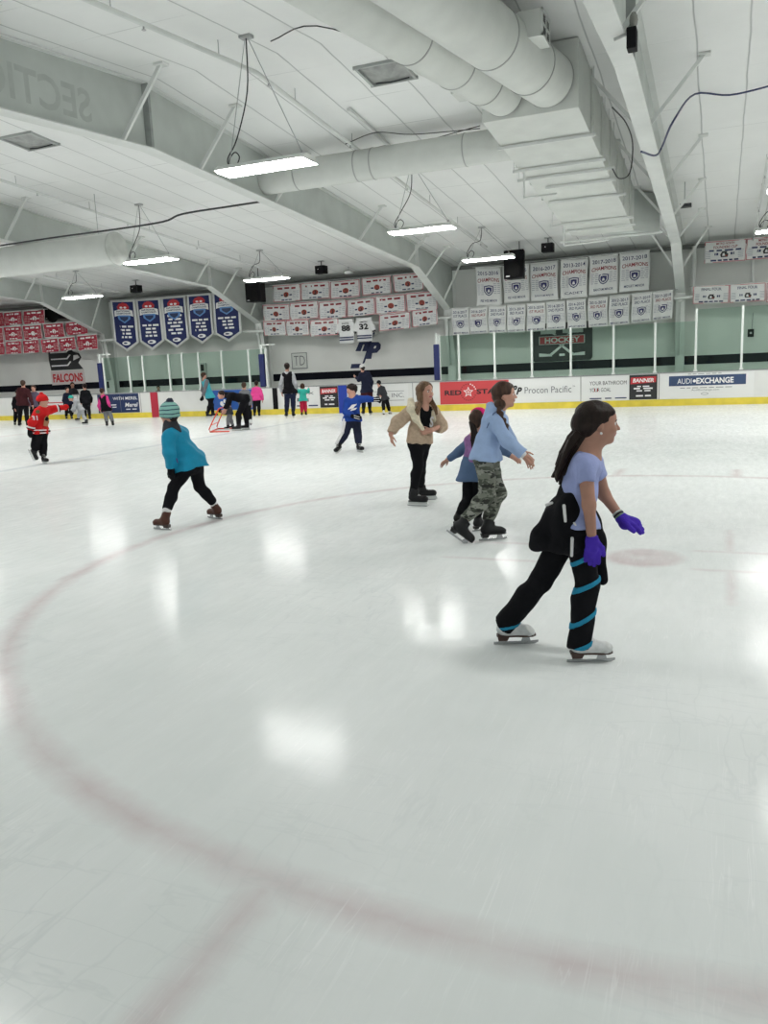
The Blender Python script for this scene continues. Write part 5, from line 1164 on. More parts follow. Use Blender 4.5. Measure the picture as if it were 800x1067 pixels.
# ------------------------------------------------------------------ 1: girl in the lilac tee, nearest
f = Fig('dark-haired girl in lilac tee and purple gloves, nearest the camera', (600, 684), 1.31, .0065, (1, .10), (624.5, 441.5), SKIN2, up=(.10, 0, 1), head=.205, face=(1, .16, -.05))
J = f.J; P = f.P
f.skate('white', 'R', (588, 690), (642, 689)); f.skate('white', 'L', (517, 671.3), (557, 670.3))
J.update(nk=P(614, 465), cl=P(611, 474), pv=P(598, 538), sR=P(609, 484, -.115), sL=P(619, 482, .115), eR=P(613.5, 526, -.165), wR=P(616.5, 561, -.17), eL=P(629, 515, .16), wL=P(646, 538.5, .10), hR=P(602, 548, -.066), hL=P(594, 546, .066), kR=P(612, 606, -.06), kL=P(563, 606, .06))
f.auto(); f.body('')
f.hair(HAIRD, fringe=.42, name='hair', extra=[ell(f.hp(-.40, 0, -.04), (.055, .055, .05)), ell(f.hp(-.22, 0, .18), (.085, .075, .075)), ell(f.hp(-.30, 0, .05), (.075, .066, .07))])
sdf_obj('ponytail', strands([P(606, 451, -.01), P(599, 461, -.01), P(592, 476, -.02), P(585, 489, -.02), P(582, 499, -.01)], .016, .006, 26, .021, 3)+strands([P(600, 462), P(588, 482), P(577, 496)], .010, .003, 7, .012, 4), .005, .008, HAIRD, f.root)
sdf_obj('hair_tie', [cone(P(606.5, 450.5), P(603.5, 454), .024, .024)], .005, .005, BLK, f.root)
nkr = [f.g+J['nk']*.72+J['hc']*.28+U(f.fw)*math.cos(a)*.051+f.lt*math.sin(a)*.048+f.z*(-.018*math.cos(a)-.005) for a in np.linspace(0, 2*math.pi, 25)]
MB().tube(nkr, .0035, 6).build('choker', BLK, f.root)
MB().ball(f.g+f.hp(-.02, -.375, -.20), .007, seg=8).build('earring', WHT, f.root)
f.top('tee', LILAC, .012, (.47, .47), .035, .012, (.004, 40, 1), extra=[cone(P(603, 505), P(596, 528), .075, .095, (f.fw, .95))])
f.pants('leggings', BLK, .012, (2.06, 2.17), .026, (.0022, 42, 3))
# jacket knotted round the waist
jk = [cone(P(598, 520), P(592, 548), .112, .145, (f.fw, .88)), cone(P(588, 524, -.03), P(570, 560, -.05), .065, .075, (f.lt, 1.)), cone(P(590, 530, -.09), P(584, 566, -.10), .055, .065), cone(P(596, 535, -.10), P(600, 566, -.11), .05, .045), cone(P(585, 525, .05), P(573, 560, .06), .06, .07), cone(P(572, 552, -.02), P(560, 568, -.03), .05, .036), cone(P(612, 540, .06), P(622, 566, .10), .055, .05), cone(P(622, 566, .10), P(629, 604, .10), .05, .028), cone(P(608, 532, .02), P(614, 545, 0), .05, .05)]
sdf_obj('tied_jacket', jk, .007, .03, BLK, f.root, (.0075, 36, 11))
for (a, b, d, r) in (((587.5, 527), (589, 543), -.178, .0085), ((596, 561), (595.5, 579), -.172, .0085), ((598, 545), (601, 549), -.162, .006), ((569, 526), (575, 524), -.09, .008)):
    sdf_obj('jacket_piping', [cone(P(*a, d), P(*b, d), r, r*.9)], .004, .003, WHT, f.root)
for (a, b) in (((592, 589), (604, 582)), ((602, 613), (624, 603)), ((599, 648), (618, 638)), ((594, 675), (623, 666))):
    pa, pb = P(*a, -.06), P(*b, -.06); d = U(pb-pa); n = U(f.z-d*(f.z@d)); c = (pa+pb)/2; w = .0125
    o = f.leg('R', .0165, 2.17, .026)+([] if a[1] > 600 else [cone(J['hR'], J['hR']*.99, .01, .01)])
    sdf_obj('teal_stripe', o+[cut(c+n*w, n), cut(c-n*w, -n), cut(J['hR']-f.z*.09, f.z)] if a[1] > 0 else o, .006, .02, TEALS, f.root)
c = P(541, 655, .06); n = U(f.z*.95-f.u*.18); sdf_obj('teal_stripe', f.leg('L', .0165, 2.06, .026)+[cut(c+n*.009, n), cut(c-n*.012, -n)], .006, .02, TEALS, f.root)
g = f.hand('R', .150, d=P(618, 597, -.17)-J['wR'], palm=f.v*1.0-f.u*.25, curl=.22, r=.0092, off=.0042, thumb=f.u, spread=.12)
sdf_obj('glove', g+[cone(J['wR']-U(J['wR']-J['eR'])*.01, J['wR']+U(J['wR']-J['eR'])*.05, .030, .032, cap=2)], .004, .008, PURP, f.root, (.0008, 200, 4))
g = f.hand('L', .150, d=P(672, 549, .08)-J['wL'], palm=-f.z*.8+f.v*.5, curl=.42, r=.0092, off=.0045, thumb=f.z*-.3-f.v, spread=.25)
sdf_obj('glove', g+[cone(J['wL'], J['wL']+U(J['wL']-J['eL'])*.045, .030, .032, cap=2)], .004, .008, PURP, f.root, (.0008, 200, 5))
d = U(J['wL']-J['eL'])
for k, mm in enumerate((mat('bracelet_green', srgb(120, 150, 120), .6), GREYD, mat('bracelet_pale', srgb(190, 195, 190), .6))):
    sdf_obj('bracelet', [cone(J['wL']-d*(.008+.011*k), J['wL']-d*(-.001+.011*k), .0295, .0295, cap=3)], .004, .002, mm, f.root)

# ------------------------------------------------------------------ 2: girl in the light blue hoodie and camouflage trousers
f = Fig('girl in light blue hoodie and camouflage trousers', (511, 562), 1.40, .0075, (1, .02), (525.5, 411.5), SKIN, up=(.06, 0, 1), head=.215)
J = f.J; P = f.P
f.skate('rental', 'L', (498, 563.7), (529, 561.3)); f.skate('rental', 'R', (464, 552.5), (490, 571.5), (-.13, -.15), roll=.0)
J.update(nk=P(519, 425), cl=P(515.5, 431), pv=P(505, 472), sR=P(515, 439, -.12), sL=P(521, 438, .12), eR=P(529, 460, -.17), wR=P(545, 474, -.16), eL=P(530, 458, .16), wL=P(543, 471, .14), hR=P(504, 477, -.07), hL=P(509, 477, .07), kR=P(509, 516, -.08), kL=P(518.5, 514, .06))
f.auto(); f.body('LR', dict(R=dict(d=P(557, 487, -.16)-J['wR'], palm=-f.u*.6-f.z, curl=.3, thumb=f.u-f.v*.5), L=dict(curl=.3)))
f.hair(HAIRB, fringe=.40, name='hair', extra=[ell(f.hp(-.2, -.22, -.35), (.05, .05, .05))])
br = []
pth = [f.hp(-.16, -.28, -.36), P(520.5, 429, -.115), P(523.5, 436, -.135), P(526.5, 442, -.135), P(528.5, 447, -.13)]
for i in range(4):
    for k in range(3):
        q = pth[i]+(pth[i+1]-pth[i])*k/3.; sgn = 1 if k % 2 else -1; br += [ell(q+f.u*sgn*.008, np.array((.021, .019, .027))*(1-.08*i))]
sdf_obj('braid', br+strands(pth[3:]+[P(529, 451, -.125)], .009, .003, 6, .008, 2), .005, .010, HAIRB, f.root)
hd = [cone(f.J['nk']-f.fw*.075+f.lt*.07, f.J['nk']-f.fw*.055-f.lt*.06-f.z*.02, .036, .036), cone(f.J['nk']-f.fw*.055-f.z*.03, f.J['cl']-f.fw*.08-f.z*.07, .045, .03)]
f.top('hoodie', BLUEH, .024, (1.9, 1.9), .055, .014, (.005, 34, 2), neck=.12, extra=hd)
sdf_obj('hood_seam', [cone(P(507, 446, -.155), P(514, 431, -.13), .005, .005), cone(P(514, 431, -.13), P(520, 427, -.10), .005, .005)], .004, .003, mat('seam_blue', srgb(90, 108, 145), .9), f.root)
d = U(J['wR']-J['eR']); sdf_obj('shirt_cuff', [cone(J['wR']-d*.035, J['wR']+d*.014, .034, .031, cap=3)], .005, .004, WHT, f.root)
f.pants('camouflage_trousers', CAMO, .018, (1.86, 1.86), .0, (.005, 38, 3))

# ------------------------------------------------------------------ 3: small girl behind her
f = Fig('small girl with pink headband and denim dress, half hidden behind the camouflage trousers', (494, 551.5), 1.10, .009, (.6, .8), (499, 437.5), SKIN, head=.20)
J = f.J; P = f.P
f.skate('rental', 'L', (473, 548.5), (486, 545.5), sc=.95); f.skate('rental', 'R', (494.5, 553.5), (508, 551.5), sc=.95)
J.update(nk=P(498, 450), cl=P(496.5, 455), pv=P(494, 487), sL=P(488.5, 460, .06), sR=P(504, 460, -.04), eL=P(478, 470.5, .1), wL=P(467, 478.5, .13), eR=P(520, 468, .05), wR=P(533, 475.5, .02), kL=P(487, 521, .03), kR=P(499, 521, 0))
f.auto(); f.body('LR')
f.hair(HAIRB, fringe=.25, name='hair')
sdf_obj('ponytail', strands([f.hp(-.40, .1, -.12), P(495, 452, -.10), P(494, 460, -.115), P(494.5, 468, -.10)], .016, .008, 9, .013, 6), .007, .008, HAIRD, f.root)
H = f.HH; sdf_obj('headband', [ell(f.hp(-.02, 0, .12), (.50*H, .44*H, .47*H), f.HM), cut(f.hp(-.12, 0, .1), -f.HM[:, 0]-f.HM[:, 2]*.25), cut(f.hp(.18, 0, .1), f.HM[:, 0]), cut(f.hp(0, 0, -.25), -f.HM[:, 2])], .008, .02, HOTP, f.root)
f.top('denim_top', DENIM, .014, (1.95, 1.95), .0, 0, (.003, 40, 4))
f.top('vest', DUSTP, .024, (0, 0), -.03, .0, (.002, 60, 5), cutneck=True)
sdf_obj('dress_skirt', [cone(J['pv']+f.ax*.08, J['pv']-f.z*.115, .11, .185, (f.fw, .85), cap=1)], .008, .01, DENIM, f.root, (.005, 34, 6))
f.pants('leggings', BLK, .008, (1.95, 1.95))

# ------------------------------------------------------------------ 4: girl in the beige fleece jacket
f = Fig('long-haired girl in open beige fleece jacket over black tee', (434, 526.5), 1.37, .0085, (.74, -.67), (442.8, 408.5), SKIN, head=.222, face=(.70, -.70, .02))
J = f.J; P = f.P
f.skate('hockey', 'R', (425.5, 526.8), (445., 527.6)); f.skate('hockey', 'L', (436.5, 521), (451, 520.6))
J.update(nk=P(440.5, 421), cl=P(440, 426.5), pv=P(437, 461), sR=P(427.5, 429, -.08), sL=P(451.5, 429, .09), eR=P(414, 440, -.10), wR=P(407, 452, -.14), eL=P(460, 444, .0), wL=P(449, 448.5, -.17), kR=P(436, 485, -.05), kL=P(438.5, 484, .05))
f.auto(); f.body('LR', dict(R=dict(d=-f.z*1.+f.u*.12, palm=f.u+f.v*.4, curl=.25, size=.15), L=dict(d=-f.u-f.z*.15, palm=f.v, curl=.5, thumb=f.z)))
f.hair(HAIRL, length=.55, fringe=.44, name='hair', fw_=.06)
sdf_obj('front_locks', strands([f.hp(.02, -.32, .02), f.hp(.03, -.36, -.45), P(434.5, 428, -.17), P(437, 437, -.19)], .012, .005, 9, .012, 4)+strands([f.hp(.0, .33, 0), f.hp(.02, .36, -.4), P(453.5, 425, -.03), P(455, 432, -.05)], .011, .005, 8, .012, 5), .007, .008, HAIRL, f.root)
f.top('black_tee', BLK, .018, (.5, .5), -.02, .0, (.002, 40, 2))
text_on(f, 'tee_letter', 'S', J['cl']*.66+J['pv']*.34+f.fw*.124+f.lt*.03, f.lt, f.ax, .06, .12, WHT, .03)
Mj = frame3(f.fw, f.ax); ch = J['pv']*.40+J['cl']*.60
op = ell(ch+f.fw*.17+f.ax*.085-f.lt*.012, (.19, .115, .215), Mj, k=.012, neg=True)
o = f.torso(.036)+[cone(J['pv']*.7+J['cl']*.3, J['pv']-f.ax*.0, .152, .168, (f.fw, .85), cap=1)]+f.arm('L', .034, 1.93)+f.arm('R', .034, 1.93)+[cone(J['cl']-f.fw*.05+f.lt*.07, J['cl']-f.fw*.05-f.lt*.07, .07, .07), cut(J['pv']-f.ax*.005, -f.ax), ell(J['nk']+f.z*.05+f.fw*.03, (.075, .075, .085), k=.01, neg=True), op]
sdf_obj('fleece_jacket', o, .009, .03, BEIGE, f.root, (.004, 45, 7))
lp = [cone(P(428, 417.5, -.02), P(428.5, 426, -.14), .034, .045), cone(P(428.5, 426, -.14), P(433, 436, -.17), .045, .040), cone(P(433, 436, -.17), P(440.5, 447, -.185), .040, .018)]
sdf_obj('fleece_collar', lp+[cone(J['nk']-f.fw*.06+f.lt*.07, J['cl']+f.fw*.06+f.lt*.10-f.z*.04, .03, .035), cone(J['cl']+f.fw*.06+f.lt*.10-f.z*.04, J['cl']+f.fw*.11+f.lt*.10-f.ax*.12, .035, .025)], .009, .03, CREAM, f.root, (.003, 60, 8))
f.pants('leggings', BLK, .010, (1.95, 1.95), waist=.16)

# ------------------------------------------------------------------ 5: girl in the teal jacket, from behind
f = Fig('girl in teal winter jacket and striped pompom hat, skating away', (197, 547), 1.31, .0085, (-.72, .69), (176.3, 431.5), SKIN, up=(.0, .05, 1), head=.215)
J = f.J; P = f.P
f.skate('brown', 'L', (178.5, 552.6), (160, 551.2)); f.skate('brown', 'R', (234.5, 541.8), (214, 539.2))
J.update(nk=P(177.5, 443), cl=P(180, 449), pv=P(199, 483), sL=P(176.5, 455, -.10), sR=P(190, 453, .10), eL=P(176.5, 472, -.13), wL=P(178, 488.5, -.10), eR=P(190, 470, .2), wR=P(184, 482, .22), kL=P(180.5, 508, -.07), kR=P(207.5, 507, .07))
f.auto(); f.body('')
f.hair(HAIRD, fringe=.25, name='hair', cap=.98)
f.hat(HATM, 'knit_hat', mat('pom_navy', (.02, .025, .05), .95, bump=.8, bscale=120), low=-.18, cap=1.22)
f.top('winter_jacket', TEALJ, .034, (1.93, 1.93), .05, .022, (.006, 34, 3), cutneck=False)
sdf_obj('hood_lining', [cone(J['nk']+f.z*.045, J['cl']+f.z*.005, .060, .088), cone(J['nk']+f.lt*.03, J['cl']+f.lt*.10-f.z*.01, .06, .05), cone(J['nk']-f.fw*.04, J['cl']-f.fw*.085-f.z*.035, .05, .03)], .008, .02, GREYD, f.root, (.002, 60, 2))
f.pants('leggings', BLK, .014, (1.72, 1.72))
for sd in 'LR': q = J['a'+sd]; d = U(J['k'+sd]-J['a'+sd]); sdf_obj('sock', [cone(q+d*.055, q+d*.108, .043, .043, cap=3)], .007, .004, WHT, f.root)
sdf_obj('glove', f.hand('L', .15, d=-f.z*1.+f.u*.03, curl=.5, r=.0095, off=.005)+[cone(J['wL']-f.z*-.02, J['wL']-f.z*.04, .036, .036)], .006, .008, BLK, f.root)
sdf_obj('glove', f.hand('R', .14, curl=.5, r=.0095, off=.005), .007, .008, BLK, f.root)
sdf_obj('zip_pull', [cone(P(184, 478, -.19), P(185, 482, -.19), .008, .006)], .005, .003, mat('zip_navy', (.03, .04, .16), .5), f.root)

# ------------------------------------------------------------------ 6: boy in the royal blue hoodie
f = Fig('boy in royal blue hoodie and black gloves stretching one arm out', (364, 471), 1.33, .010, (-.35, -.93), (366.3, 406.3), SKIN, head=.215, face=(-.86, -.42, -.12))
J = f.J; P = f.P
f.skate('hockey', 'R', (355.5, 468.5), (350.5, 473.2), (.03, -.12)); f.skate('hockey', 'L', (371, 470.6), (379.5, 471.9))
J.update(nk=P(367, 413.5), cl=P(368, 416.5), pv=P(367, 437), sL=P(374.5, 416, -.01), sR=P(361.5, 418.5, .02), eL=P(383, 415.5, .02), wL=P(389.5, 416.5, .02), eR=P(360.5, 429, -.08), wR=P(369, 434, -.22), kR=P(360.5, 450, -.03), kL=P(372.5, 450.5, -.01))
f.auto(); f.body('')
f.hair(HAIRD, fringe=.22, cap=1.14, name='hair')
f.top('hoodie', ROYAL, .03, (1.95, 1.95), .03, .004, (.003, 36, 3), extra=[cone(J['nk']-f.fw*.07+f.lt*.06, J['nk']-f.fw*.07-f.lt*.06, .045, .045)])
c = J['cl']*.55+J['pv']*.45+f.fw*.142+f.lt*.03
for k, (x, y) in enumerate(((.03, .06), (-.01, .015), (.035, -.01))): blob_on(f, 'chest_print', [(x-.07, y-.035), (x+.04, y+.0), (x+.07, y+.04), (x-.03, y+.015)], c, f.lt, f.ax, WHT, .006)
f.pants('track_pants', NAVYC, .026, (1.86, 1.86), .006)
h_, k_, a_ = J['hR'], J['kR'], J['aR']; q = U(-f.lt*.5+f.fw*.86)*.078; sdf_obj('side_stripe', [cone(h_+q*1.25, k_+q*1.02, .036, .034), cone(k_+q*1.02, a_*.9+k_*.1+q*.85, .034, .030)], .009, .01, WHT, f.root)
for sd, d, pn in (('L', f.u, -f.z), ('R', f.u*1.-f.z*.35, f.v)):
    sdf_obj('glove', f.hand(sd, .15, d=d, palm=pn, curl=.5, r=.011, off=.006, thumb=f.z)+[cone(J['w'+sd]-U(d)*.03, J['w'+sd]+U(d)*.04, .042, .042)], .007, .008, BLK, f.root)
    for t_ in (-.02, .02): sdf_obj('glove_stripe', [cone(J['w'+sd]+U(d)*.0+f.z*t_-f.v*.045, J['w'+sd]+U(d)*.10+f.z*t_-f.v*.045, .008, .006)], .006, .003, WHT, f.root)

# ------------------------------------------------------------------ 7: child in the red jersey
f = Fig('child in red hockey jersey and red knit hat pointing to the right', (43, 483), 1.33, .010, (.78, -.62), (44.6, 417.5), SKIN, head=.215, face=(1, -.12, -.05))
J = f.J; P = f.P
f.skate('hockey', 'L', (42, 482.6), (52.5, 484)); f.skate('hockey', 'R', (30.2, 470.5), (34.2, 478.8), (-.04, -.06))
J.update(nk=P(44.5, 424), cl=P(44, 427), pv=P(42, 449), sL=P(48.5, 428, .10), sR=P(39.5, 430, -.10), eL=P(56.5, 426.5, .14), wL=P(63.5, 425, .16), eR=P(33.5, 440, -.15), wR=P(31.5, 448.5, -.14), kR=P(37, 463, -.08), kL=P(44.8, 464.5, .05))
f.auto(); f.body('')
f.hair(HAIRD, fringe=.25, name='hair', cap=.98); f.hat(REDJ, 'knit_hat', REDJ, low=-.05, cap=1.17)
f.top('hockey_jersey', REDJ, .04, (1.9, 1.9), .045, .02, (.005, 34, 5))
o = f.torso(.045)+[cone(J['pv']*.7+J['cl']*.3, J['pv']-f.ax*.09, .151, .187, (f.fw, .80), cap=1), cone(J['hL'], J['hR'], .144, .144), cone(J['hL']-f.z*.06, J['hR']-f.z*.06, .146, .146)]
hn_ = U(f.ax*.35+f.z*.65)
for t0_, mm in ((-.043, WHT), (-.016, BLK), (.011, WHT)):
    sdf_obj('hem_stripe', o+[cut(J['pv']+f.ax*(t0_+.024), hn_), cut(J['pv']+f.ax*t0_, -hn_)], .009, .02, mm, f.root)
for sd in 'LR':
    d = U(J['w'+sd]-J['e'+sd]); sdf_obj('sleeve_stripe', [cone(J['w'+sd]-d*.075, J['w'+sd]-d*.05, .082, .080, cap=3)], .008, .004, WHT, f.root); sdf_obj('sleeve_stripe', [cone(J['w'+sd]-d*.045, J['w'+sd]-d*.03, .080, .079, cap=3)], .008, .004, BLK, f.root)
text_on(f, 'sleeve_number', '31', J['sR']*.45+J['eR']*.55-f.v*.088, f.u, f.z, .10, .09, WHT, .03)
c = J['cl']*.5+J['pv']*.5+f.fw*.145-f.lt*.045
blob_on(f, 'chest_emblem', [(-.07, -.09), (.04, -.10), (.08, -.02), (.07, .06), (.0, .11), (-.06, .06)], c, f.lt, f.ax, mat('emblem_tan', srgb(150, 100, 70), .8), .006)
blob_on(f, 'chest_emblem_mark', [(-.05, .02), (.02, .0), (.05, .06), (.0, .09), (-.04, .06)], c+f.fw*.007, f.lt, f.ax, BLK, .006)
blob_on(f, 'shoulder_patch', [(-.03, -.03), (.03, -.03), (.04, .02), (0, .04), (-.04, .02)], J['sR']+f.z*.02-f.v*.088, f.u, f.z, mat('patch_black_gold', (.1, .07, .02), .7), .006)
f.pants('snow_pants', BLK, .03, (1.86, 1.86), .008)
for sd, mm in (('L', REDJ), ('R', BLK)): sdf_obj('glove', f.hand(sd, .15, curl=.45, r=.011, off=.006)+[cone(J['w'+sd], J['w'+sd]+U(J['w'+sd]-J['e'+sd])*.03, .05, .045)], .008, .008, mm, f.root)

# ------------------------------------------------------------------ people near the far boards
def bg(label, base, hc, fwd, feet, top, pants, head, style='hockey', ov=None, face=None, h=.015, sl=(1.93, 1.93), hem=.03, off=.028, vest=None, up=None, HHr=.150, gloves=None, poff=.018, skin=None, floor_y=None, flare=.01):
    f = Fig(label, base, 1.3, h, fwd, hc, skin, face=face, up=up)
    if floor_y: f.g = at(base[0], base[1], Y=floor_y); f.g[2] = 0; f.root.location = f.g; f.J['hc'] = f.P(*hc)
    st = max(.9, f.J['hc'][2]*1.075) if ov is None or 'st' not in ov else ov.pop('st'); f.st = st; f.s = st/1.4; f.HH = st*HHr if st < 1.5 else st*.135
    for sd, ft in zip('LR', feet):
        if ft: f.skate(style, sd, *ft, sc=1. if st < 1.5 else .9)
    for k, v in (ov or {}).items(): f.J[k] = f.P(*v)
    f.auto(); f.body('LR' if not gloves else '')
    if head[0] == 'hair': f.hair(head[1], length=head[2] if len(head) > 2 else 0., fringe=.25, cap=1.10)
    elif head[0] == 'helmet': f.hair(HAIRD); sdf_obj('helmet', [ell(f.hp(-.02, 0, .16), (.52*f.HH, .44*f.HH, .44*f.HH), f.HM), cut(f.hp(0, 0, .02), -f.HM[:, 2])], h*.8, .02, head[1], f.root)
    else: f.hair(head[2] if len(head) > 2 else HAIRD, fringe=.2, cap=.98); f.hat(head[1], 'knit_hat', None, low=-.05)
    f.top('jacket', top, off, sl, hem, flare, (.004, 34, 3), neck=.1)
    if vest: f.top('vest', vest, off+.014, (0, 0), hem, flare, (.003, 34, 4))
    f.pants('trousers', pants, poff, (1.88, 1.88), .006)
    if gloves:
        for sd in 'LR': sdf_obj('glove', f.hand(sd, .15, curl=.5, r=.012, off=.007), .010, .008, gloves, f.root)
    return f
def ft(x, y, w, dy=0.): return ((x-w/2, y-dy/2), (x+w/2, y+dy/2))
bg('adult in dark wine jacket with back turned, behind the child in red', (25, 445.5), (24, 399.5), (.25, 1), (ft(20.5, 445, -1.5, -1.2), ft(29, 445, 2, -1.2)), WINE, BLK, ('hair', HAIRB))
bg('child in black jacket at far left, left of the wine jacket', (18.5, 444), (18.2, 409.3), (.3, -1), (ft(21.5, 444, 2, 1.2), ft(16, 444, -1, 1.2)), BLK, BLK, ('hair', HAIRD))
bg('child in grey purple jacket beside the wine jacket', (36.5, 443), (34.8, 404.5), (-.3, -1), (ft(39.5, 443, 1, 1), ft(33.5, 443, -2, 1)), cl_('cloth_mauve', srgb(88, 80, 98)), BLK, ('hair', HAIRB))
bg('skater in pale clothes and teal hat bending forward', (85, 441.5), (73.8, 415), (-1, -.15), (ft(89, 442.6, -6, .4), ft(81, 438.6, -6, .5)), GREYL, cl_('trousers_pale', srgb(165, 168, 172)), ('hat', TEALK), ov=dict(st=1.22, nk=(76.5, 417), cl=(78.5, 417.5), pv=(84.5, 427), eL=(77, 424, -.08), wL=(74, 428, -.08), eR=(79, 424, .1), wR=(76, 430, .1), kL=(87, 434, -.05), kR=(82, 432, .05)), up=(-.7, 0, .7), gloves=BLK)
bg('person all in black standing at the boards behind the bending skater', (91.5, 438), (88, 402.5), (-.3, 1), (ft(89.5, 438, -1, -1), ft(94, 438, 2, -1)), BLK, BLK, ('hair', HAIRD))
bg('dark-clothed child left of the teal hat', (72, 437.5), (70, 406), (.4, -.9), (ft(75, 437.5, 2, .8), ft(69.5, 437.5, 1, .8)), NAVYC, BLK, ('hair', HAIRD))
bg('adult facing the camera behind the teal hat', (76, 434.5), (75.4, 401), (.1, -1), (ft(79, 434.5, 1, .8), ft(74, 434.5, -1, .8)), GREYD, BLK, ('hair', HAIRD))
f = bg('skater in black vest with pink sleeves and headband before the navy advert', (114, 444.5), (106.3, 407.5), (.35, .93), (ft(111.8, 445, -1.5, -1.6), ft(118, 444.6, 1.5, -1.6)), PINK, GREYM, ('hair', HAIRB), ov=dict(cl=(107.5, 414), pv=(111, 427.5)), vest=BLK, off=.02)
sdf_obj('headband', [cone(f.hp(0, 0, .08), f.hp(0, 0, .2), .46*f.HH, .46*f.HH, (f.HM[:, 1], .84), cap=3)], .012, .01, PINK, f.root)
bg('adult in teal vest with grey sleeves standing at the boards', (221, 434.8), (212.4, 391.3), (.85, .45), (ft(223.5, 434.4, 5, -.2), ft(218, 435.2, 5, -.2)), GREYM, BLK, ('hair', HAIRB), ov=dict(cl=(213.5, 397), pv=(219, 414), eR=(212.5, 408, -.25), wR=(211, 413, -.28)), vest=TEALV, off=.02, gloves=BLK)
f = bg('adult in black bending low over an orange skating aid', (250, 448.5), (230.5, 411.5), (-1, -.1), (ft(247, 449, -7, .3), ft(255.5, 447.8, -7, .3)), BLK, BLK, ('hair', HAIRD), ov=dict(st=1.66, nk=(234.5, 411.5), cl=(238.5, 412), pv=(255, 416), eL=(237.5, 419.5, -.12), wL=(234, 426.5, -.14), eR=(238.5, 419, .12), wR=(235.5, 426, .14), kL=(248.5, 432, -.08), kR=(255.5, 431, .08)), up=(-.75, 0, .66), h=.013)
bg('child in dark clothes tucked under the bending adult', (239, 447), (238.5, 421.5), (-1, .15), (ft(236.5, 447.6, -4.5, .2), ft(241.5, 446.6, -4.5, .2)), GREYD, GREYM, ('hat', GREYD), ov=dict(eL=(234.5, 431, -.08), wL=(230.5, 429, -.06), eR=(235, 430, .1), wR=(231, 428, .1)), gloves=BLK)
bg('child in grey jacket behind the bending adult', (258.5, 443.2), (254.2, 401.8), (.3, 1), (ft(256.5, 443.4, 1, -1.2), ft(261.5, 443.2, 2, -1.2)), GREYM, BLK, ('hair', HAIRB), style='white')
bg('child in bright pink jacket standing at the boards', (267.5, 434.8), (267, 399.6), (.1, 1), (ft(265.3, 434.8, -1, -1), ft(270.3, 434.6, 1, -1)), PINK, BLK, ('hair', HAIRD))
bg('tall adult in dark vest with grey sleeves and jeans', (302, 435.6), (299, 382), (.15, 1), (ft(298.5, 435.4, -2.5, -1), ft(306, 435.2, 2, -1)), GREYL, JEAN, ('hair', HAIRD), ov=dict(pv=(302, 408)), vest=BLK, off=.022, hem=.06)
bg('small child in turquoise jacket and red trousers leaning on the boards', (316.5, 433.6), (315, 402), (-.1, 1), (ft(314.5, 433.6, -1.5, -.9), ft(319, 433.4, 1.2, -.9)), TEALK, REDP, ('hair', HAIRB, .25), ov=dict(eL=(310.5, 408, .1), wL=(309.5, 405, .22), eR=(321, 408, .1), wR=(321.5, 404.5, .22)))
f = bg('tall skater in dark navy with white helmet reaching up at the boards', (382.5, 432.3), (377.5, 383.3), (-.35, .94), (ft(378.5, 432.5, -2.5, -.6), ft(386, 432.2, 2.5, -.7)), NAVYC, BLK, ('helmet', WHT), ov=dict(cl=(379.5, 389), pv=(382, 408), eL=(374, 396, .05), wL=(370.5, 393, .2)), poff=.012, style='hockey')
sdf_obj('shorts', f.leg('L', .035, .62, .02)+f.leg('R', .035, .62, .02)+[cone(f.J['hL'], f.J['hR'], .115, .115)], .014, .03, WINE, f.root)
bg('child in dark grey jacket and black hat with white skates', (402.5, 432), (394.6, 399.2), (-.5, .6), (ft(399.5, 432.4, -3, -.6), ft(406.5, 431.6, 4, .2)), GREYD, BLK, ('hat', BLK), style='white', ov=dict(cl=(397, 404.5), pv=(401, 416), eL=(394.5, 411, -.05), wL=(396, 412.5, -.2), kR=(404.5, 424)))
bg('person behind the boards with only the top of a dark head showing', (165, 431), (165, 404.3), (0, -1), (None, None), GREYD, BLK, ('hair', HAIRD), floor_y=27.3)
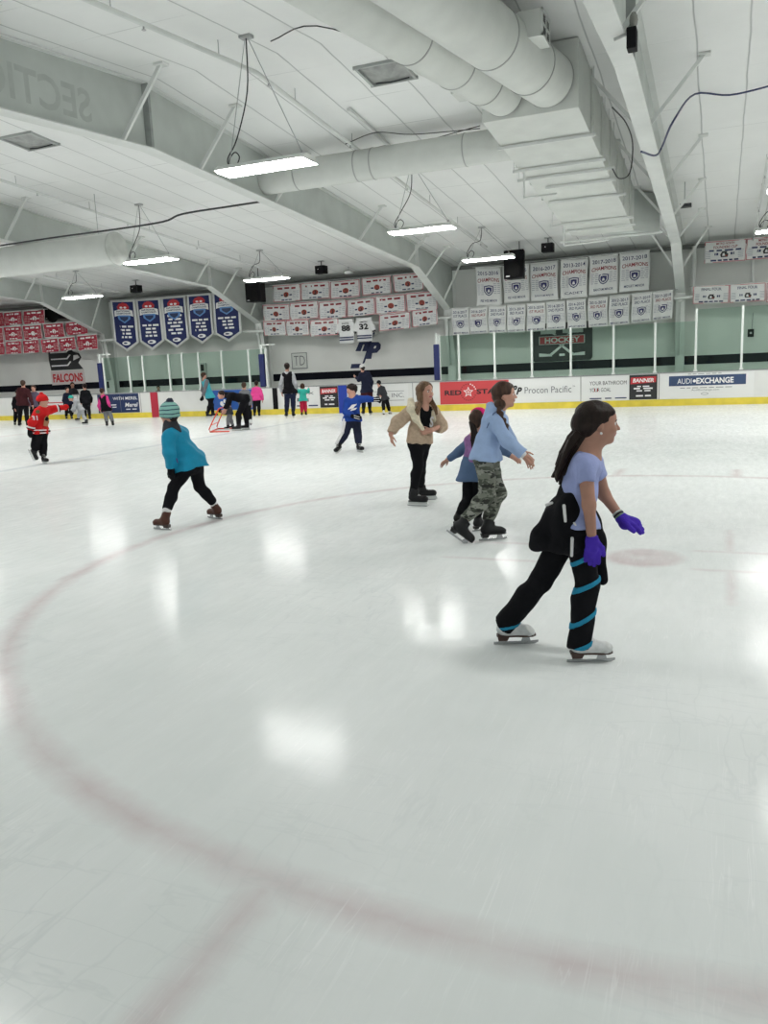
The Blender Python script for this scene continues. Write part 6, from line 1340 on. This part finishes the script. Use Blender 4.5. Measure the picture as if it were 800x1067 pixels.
# orange skating aid held by the bending adult
A = thing('skating_aid', 'orange tubular skating aid on the ice in front of the bending adult', 'skating aid', at(228, 450, Z=0)); ORG = mat('aid_orange', srgb(225, 70, 35), .4)
def gz_(px, py, dz): p = at(px, py, Z=0.); return p+np.array([0, 0, dz])
b0, b1, b2, b3 = gz_(219, 450.8, .02), gz_(239, 450.2, .02), gz_(243, 447, .02), gz_(227, 447.2, .02)
t1, t2 = b1*.55+b0*.45+np.array([0, 0, .62]), b2*.6+b3*.4+np.array([0, 0, .62])
MB().tube([b1, b0, b0+np.array([-.03, 0, .06]), b0*.6+t1*.4-np.array([.05, 0, 0]), t1], .016, 8).build('side_tube', ORG, A)
MB().tube([b2, b3, b3+np.array([-.03, 0, .06]), b3*.6+t2*.4-np.array([.05, 0, 0]), t2], .016, 8).build('side_tube', ORG, A)
MB().tube([t1, t2], .016, 8).build('handle', ORG, A)
MB().tube([b0*.7+t1*.3-np.array([.04, 0, 0]), b3*.7+t2*.3-np.array([.04, 0, 0])], .014, 8).build('cross_tube', ORG, A)
MB().tube([b0, b3], .016, 8).build('base_tube', ORG, A)
# ------------------------------------------------------------------ camera, ambient fill, exposure
for r in list(SK.values()):
    for ch in list(r.children): bpy.data.objects.remove(ch)
    bpy.data.objects.remove(r)
cam = bpy.data.cameras.new('camera'); co = bpy.data.objects.new('camera', cam); C.objects.link(co)
cam.sensor_fit = 'VERTICAL'; cam.sensor_height = 36.; cam.lens = FPX*36/1067; cam.clip_start = .05; cam.clip_end = 200
M = Matrix([[VR_[i], VU_[i], -VF_[i], CC[i]] for i in range(3)]+[[0, 0, 0, 1]]); co.matrix_world = M
sc = bpy.context.scene; sc.camera = co
w = bpy.data.worlds.new('ambient_fill'); sc.world = w; w.use_nodes = True  # even background glow added as fill, coming in through the open near side
w.node_tree.nodes['Background'].inputs[0].default_value = (.80, .86, .83, 1); w.node_tree.nodes['Background'].inputs[1].default_value = .6
sc.view_settings.view_transform = 'Standard'; sc.view_settings.look = 'None'; sc.view_settings.gamma = 1.; sc.view_settings.use_curve_mapping = False
sc.view_settings.exposure = .22
sc.cycles.use_denoising = True; sc.cycles.max_bounces = 8; sc.cycles.sample_clamp_indirect = 6.
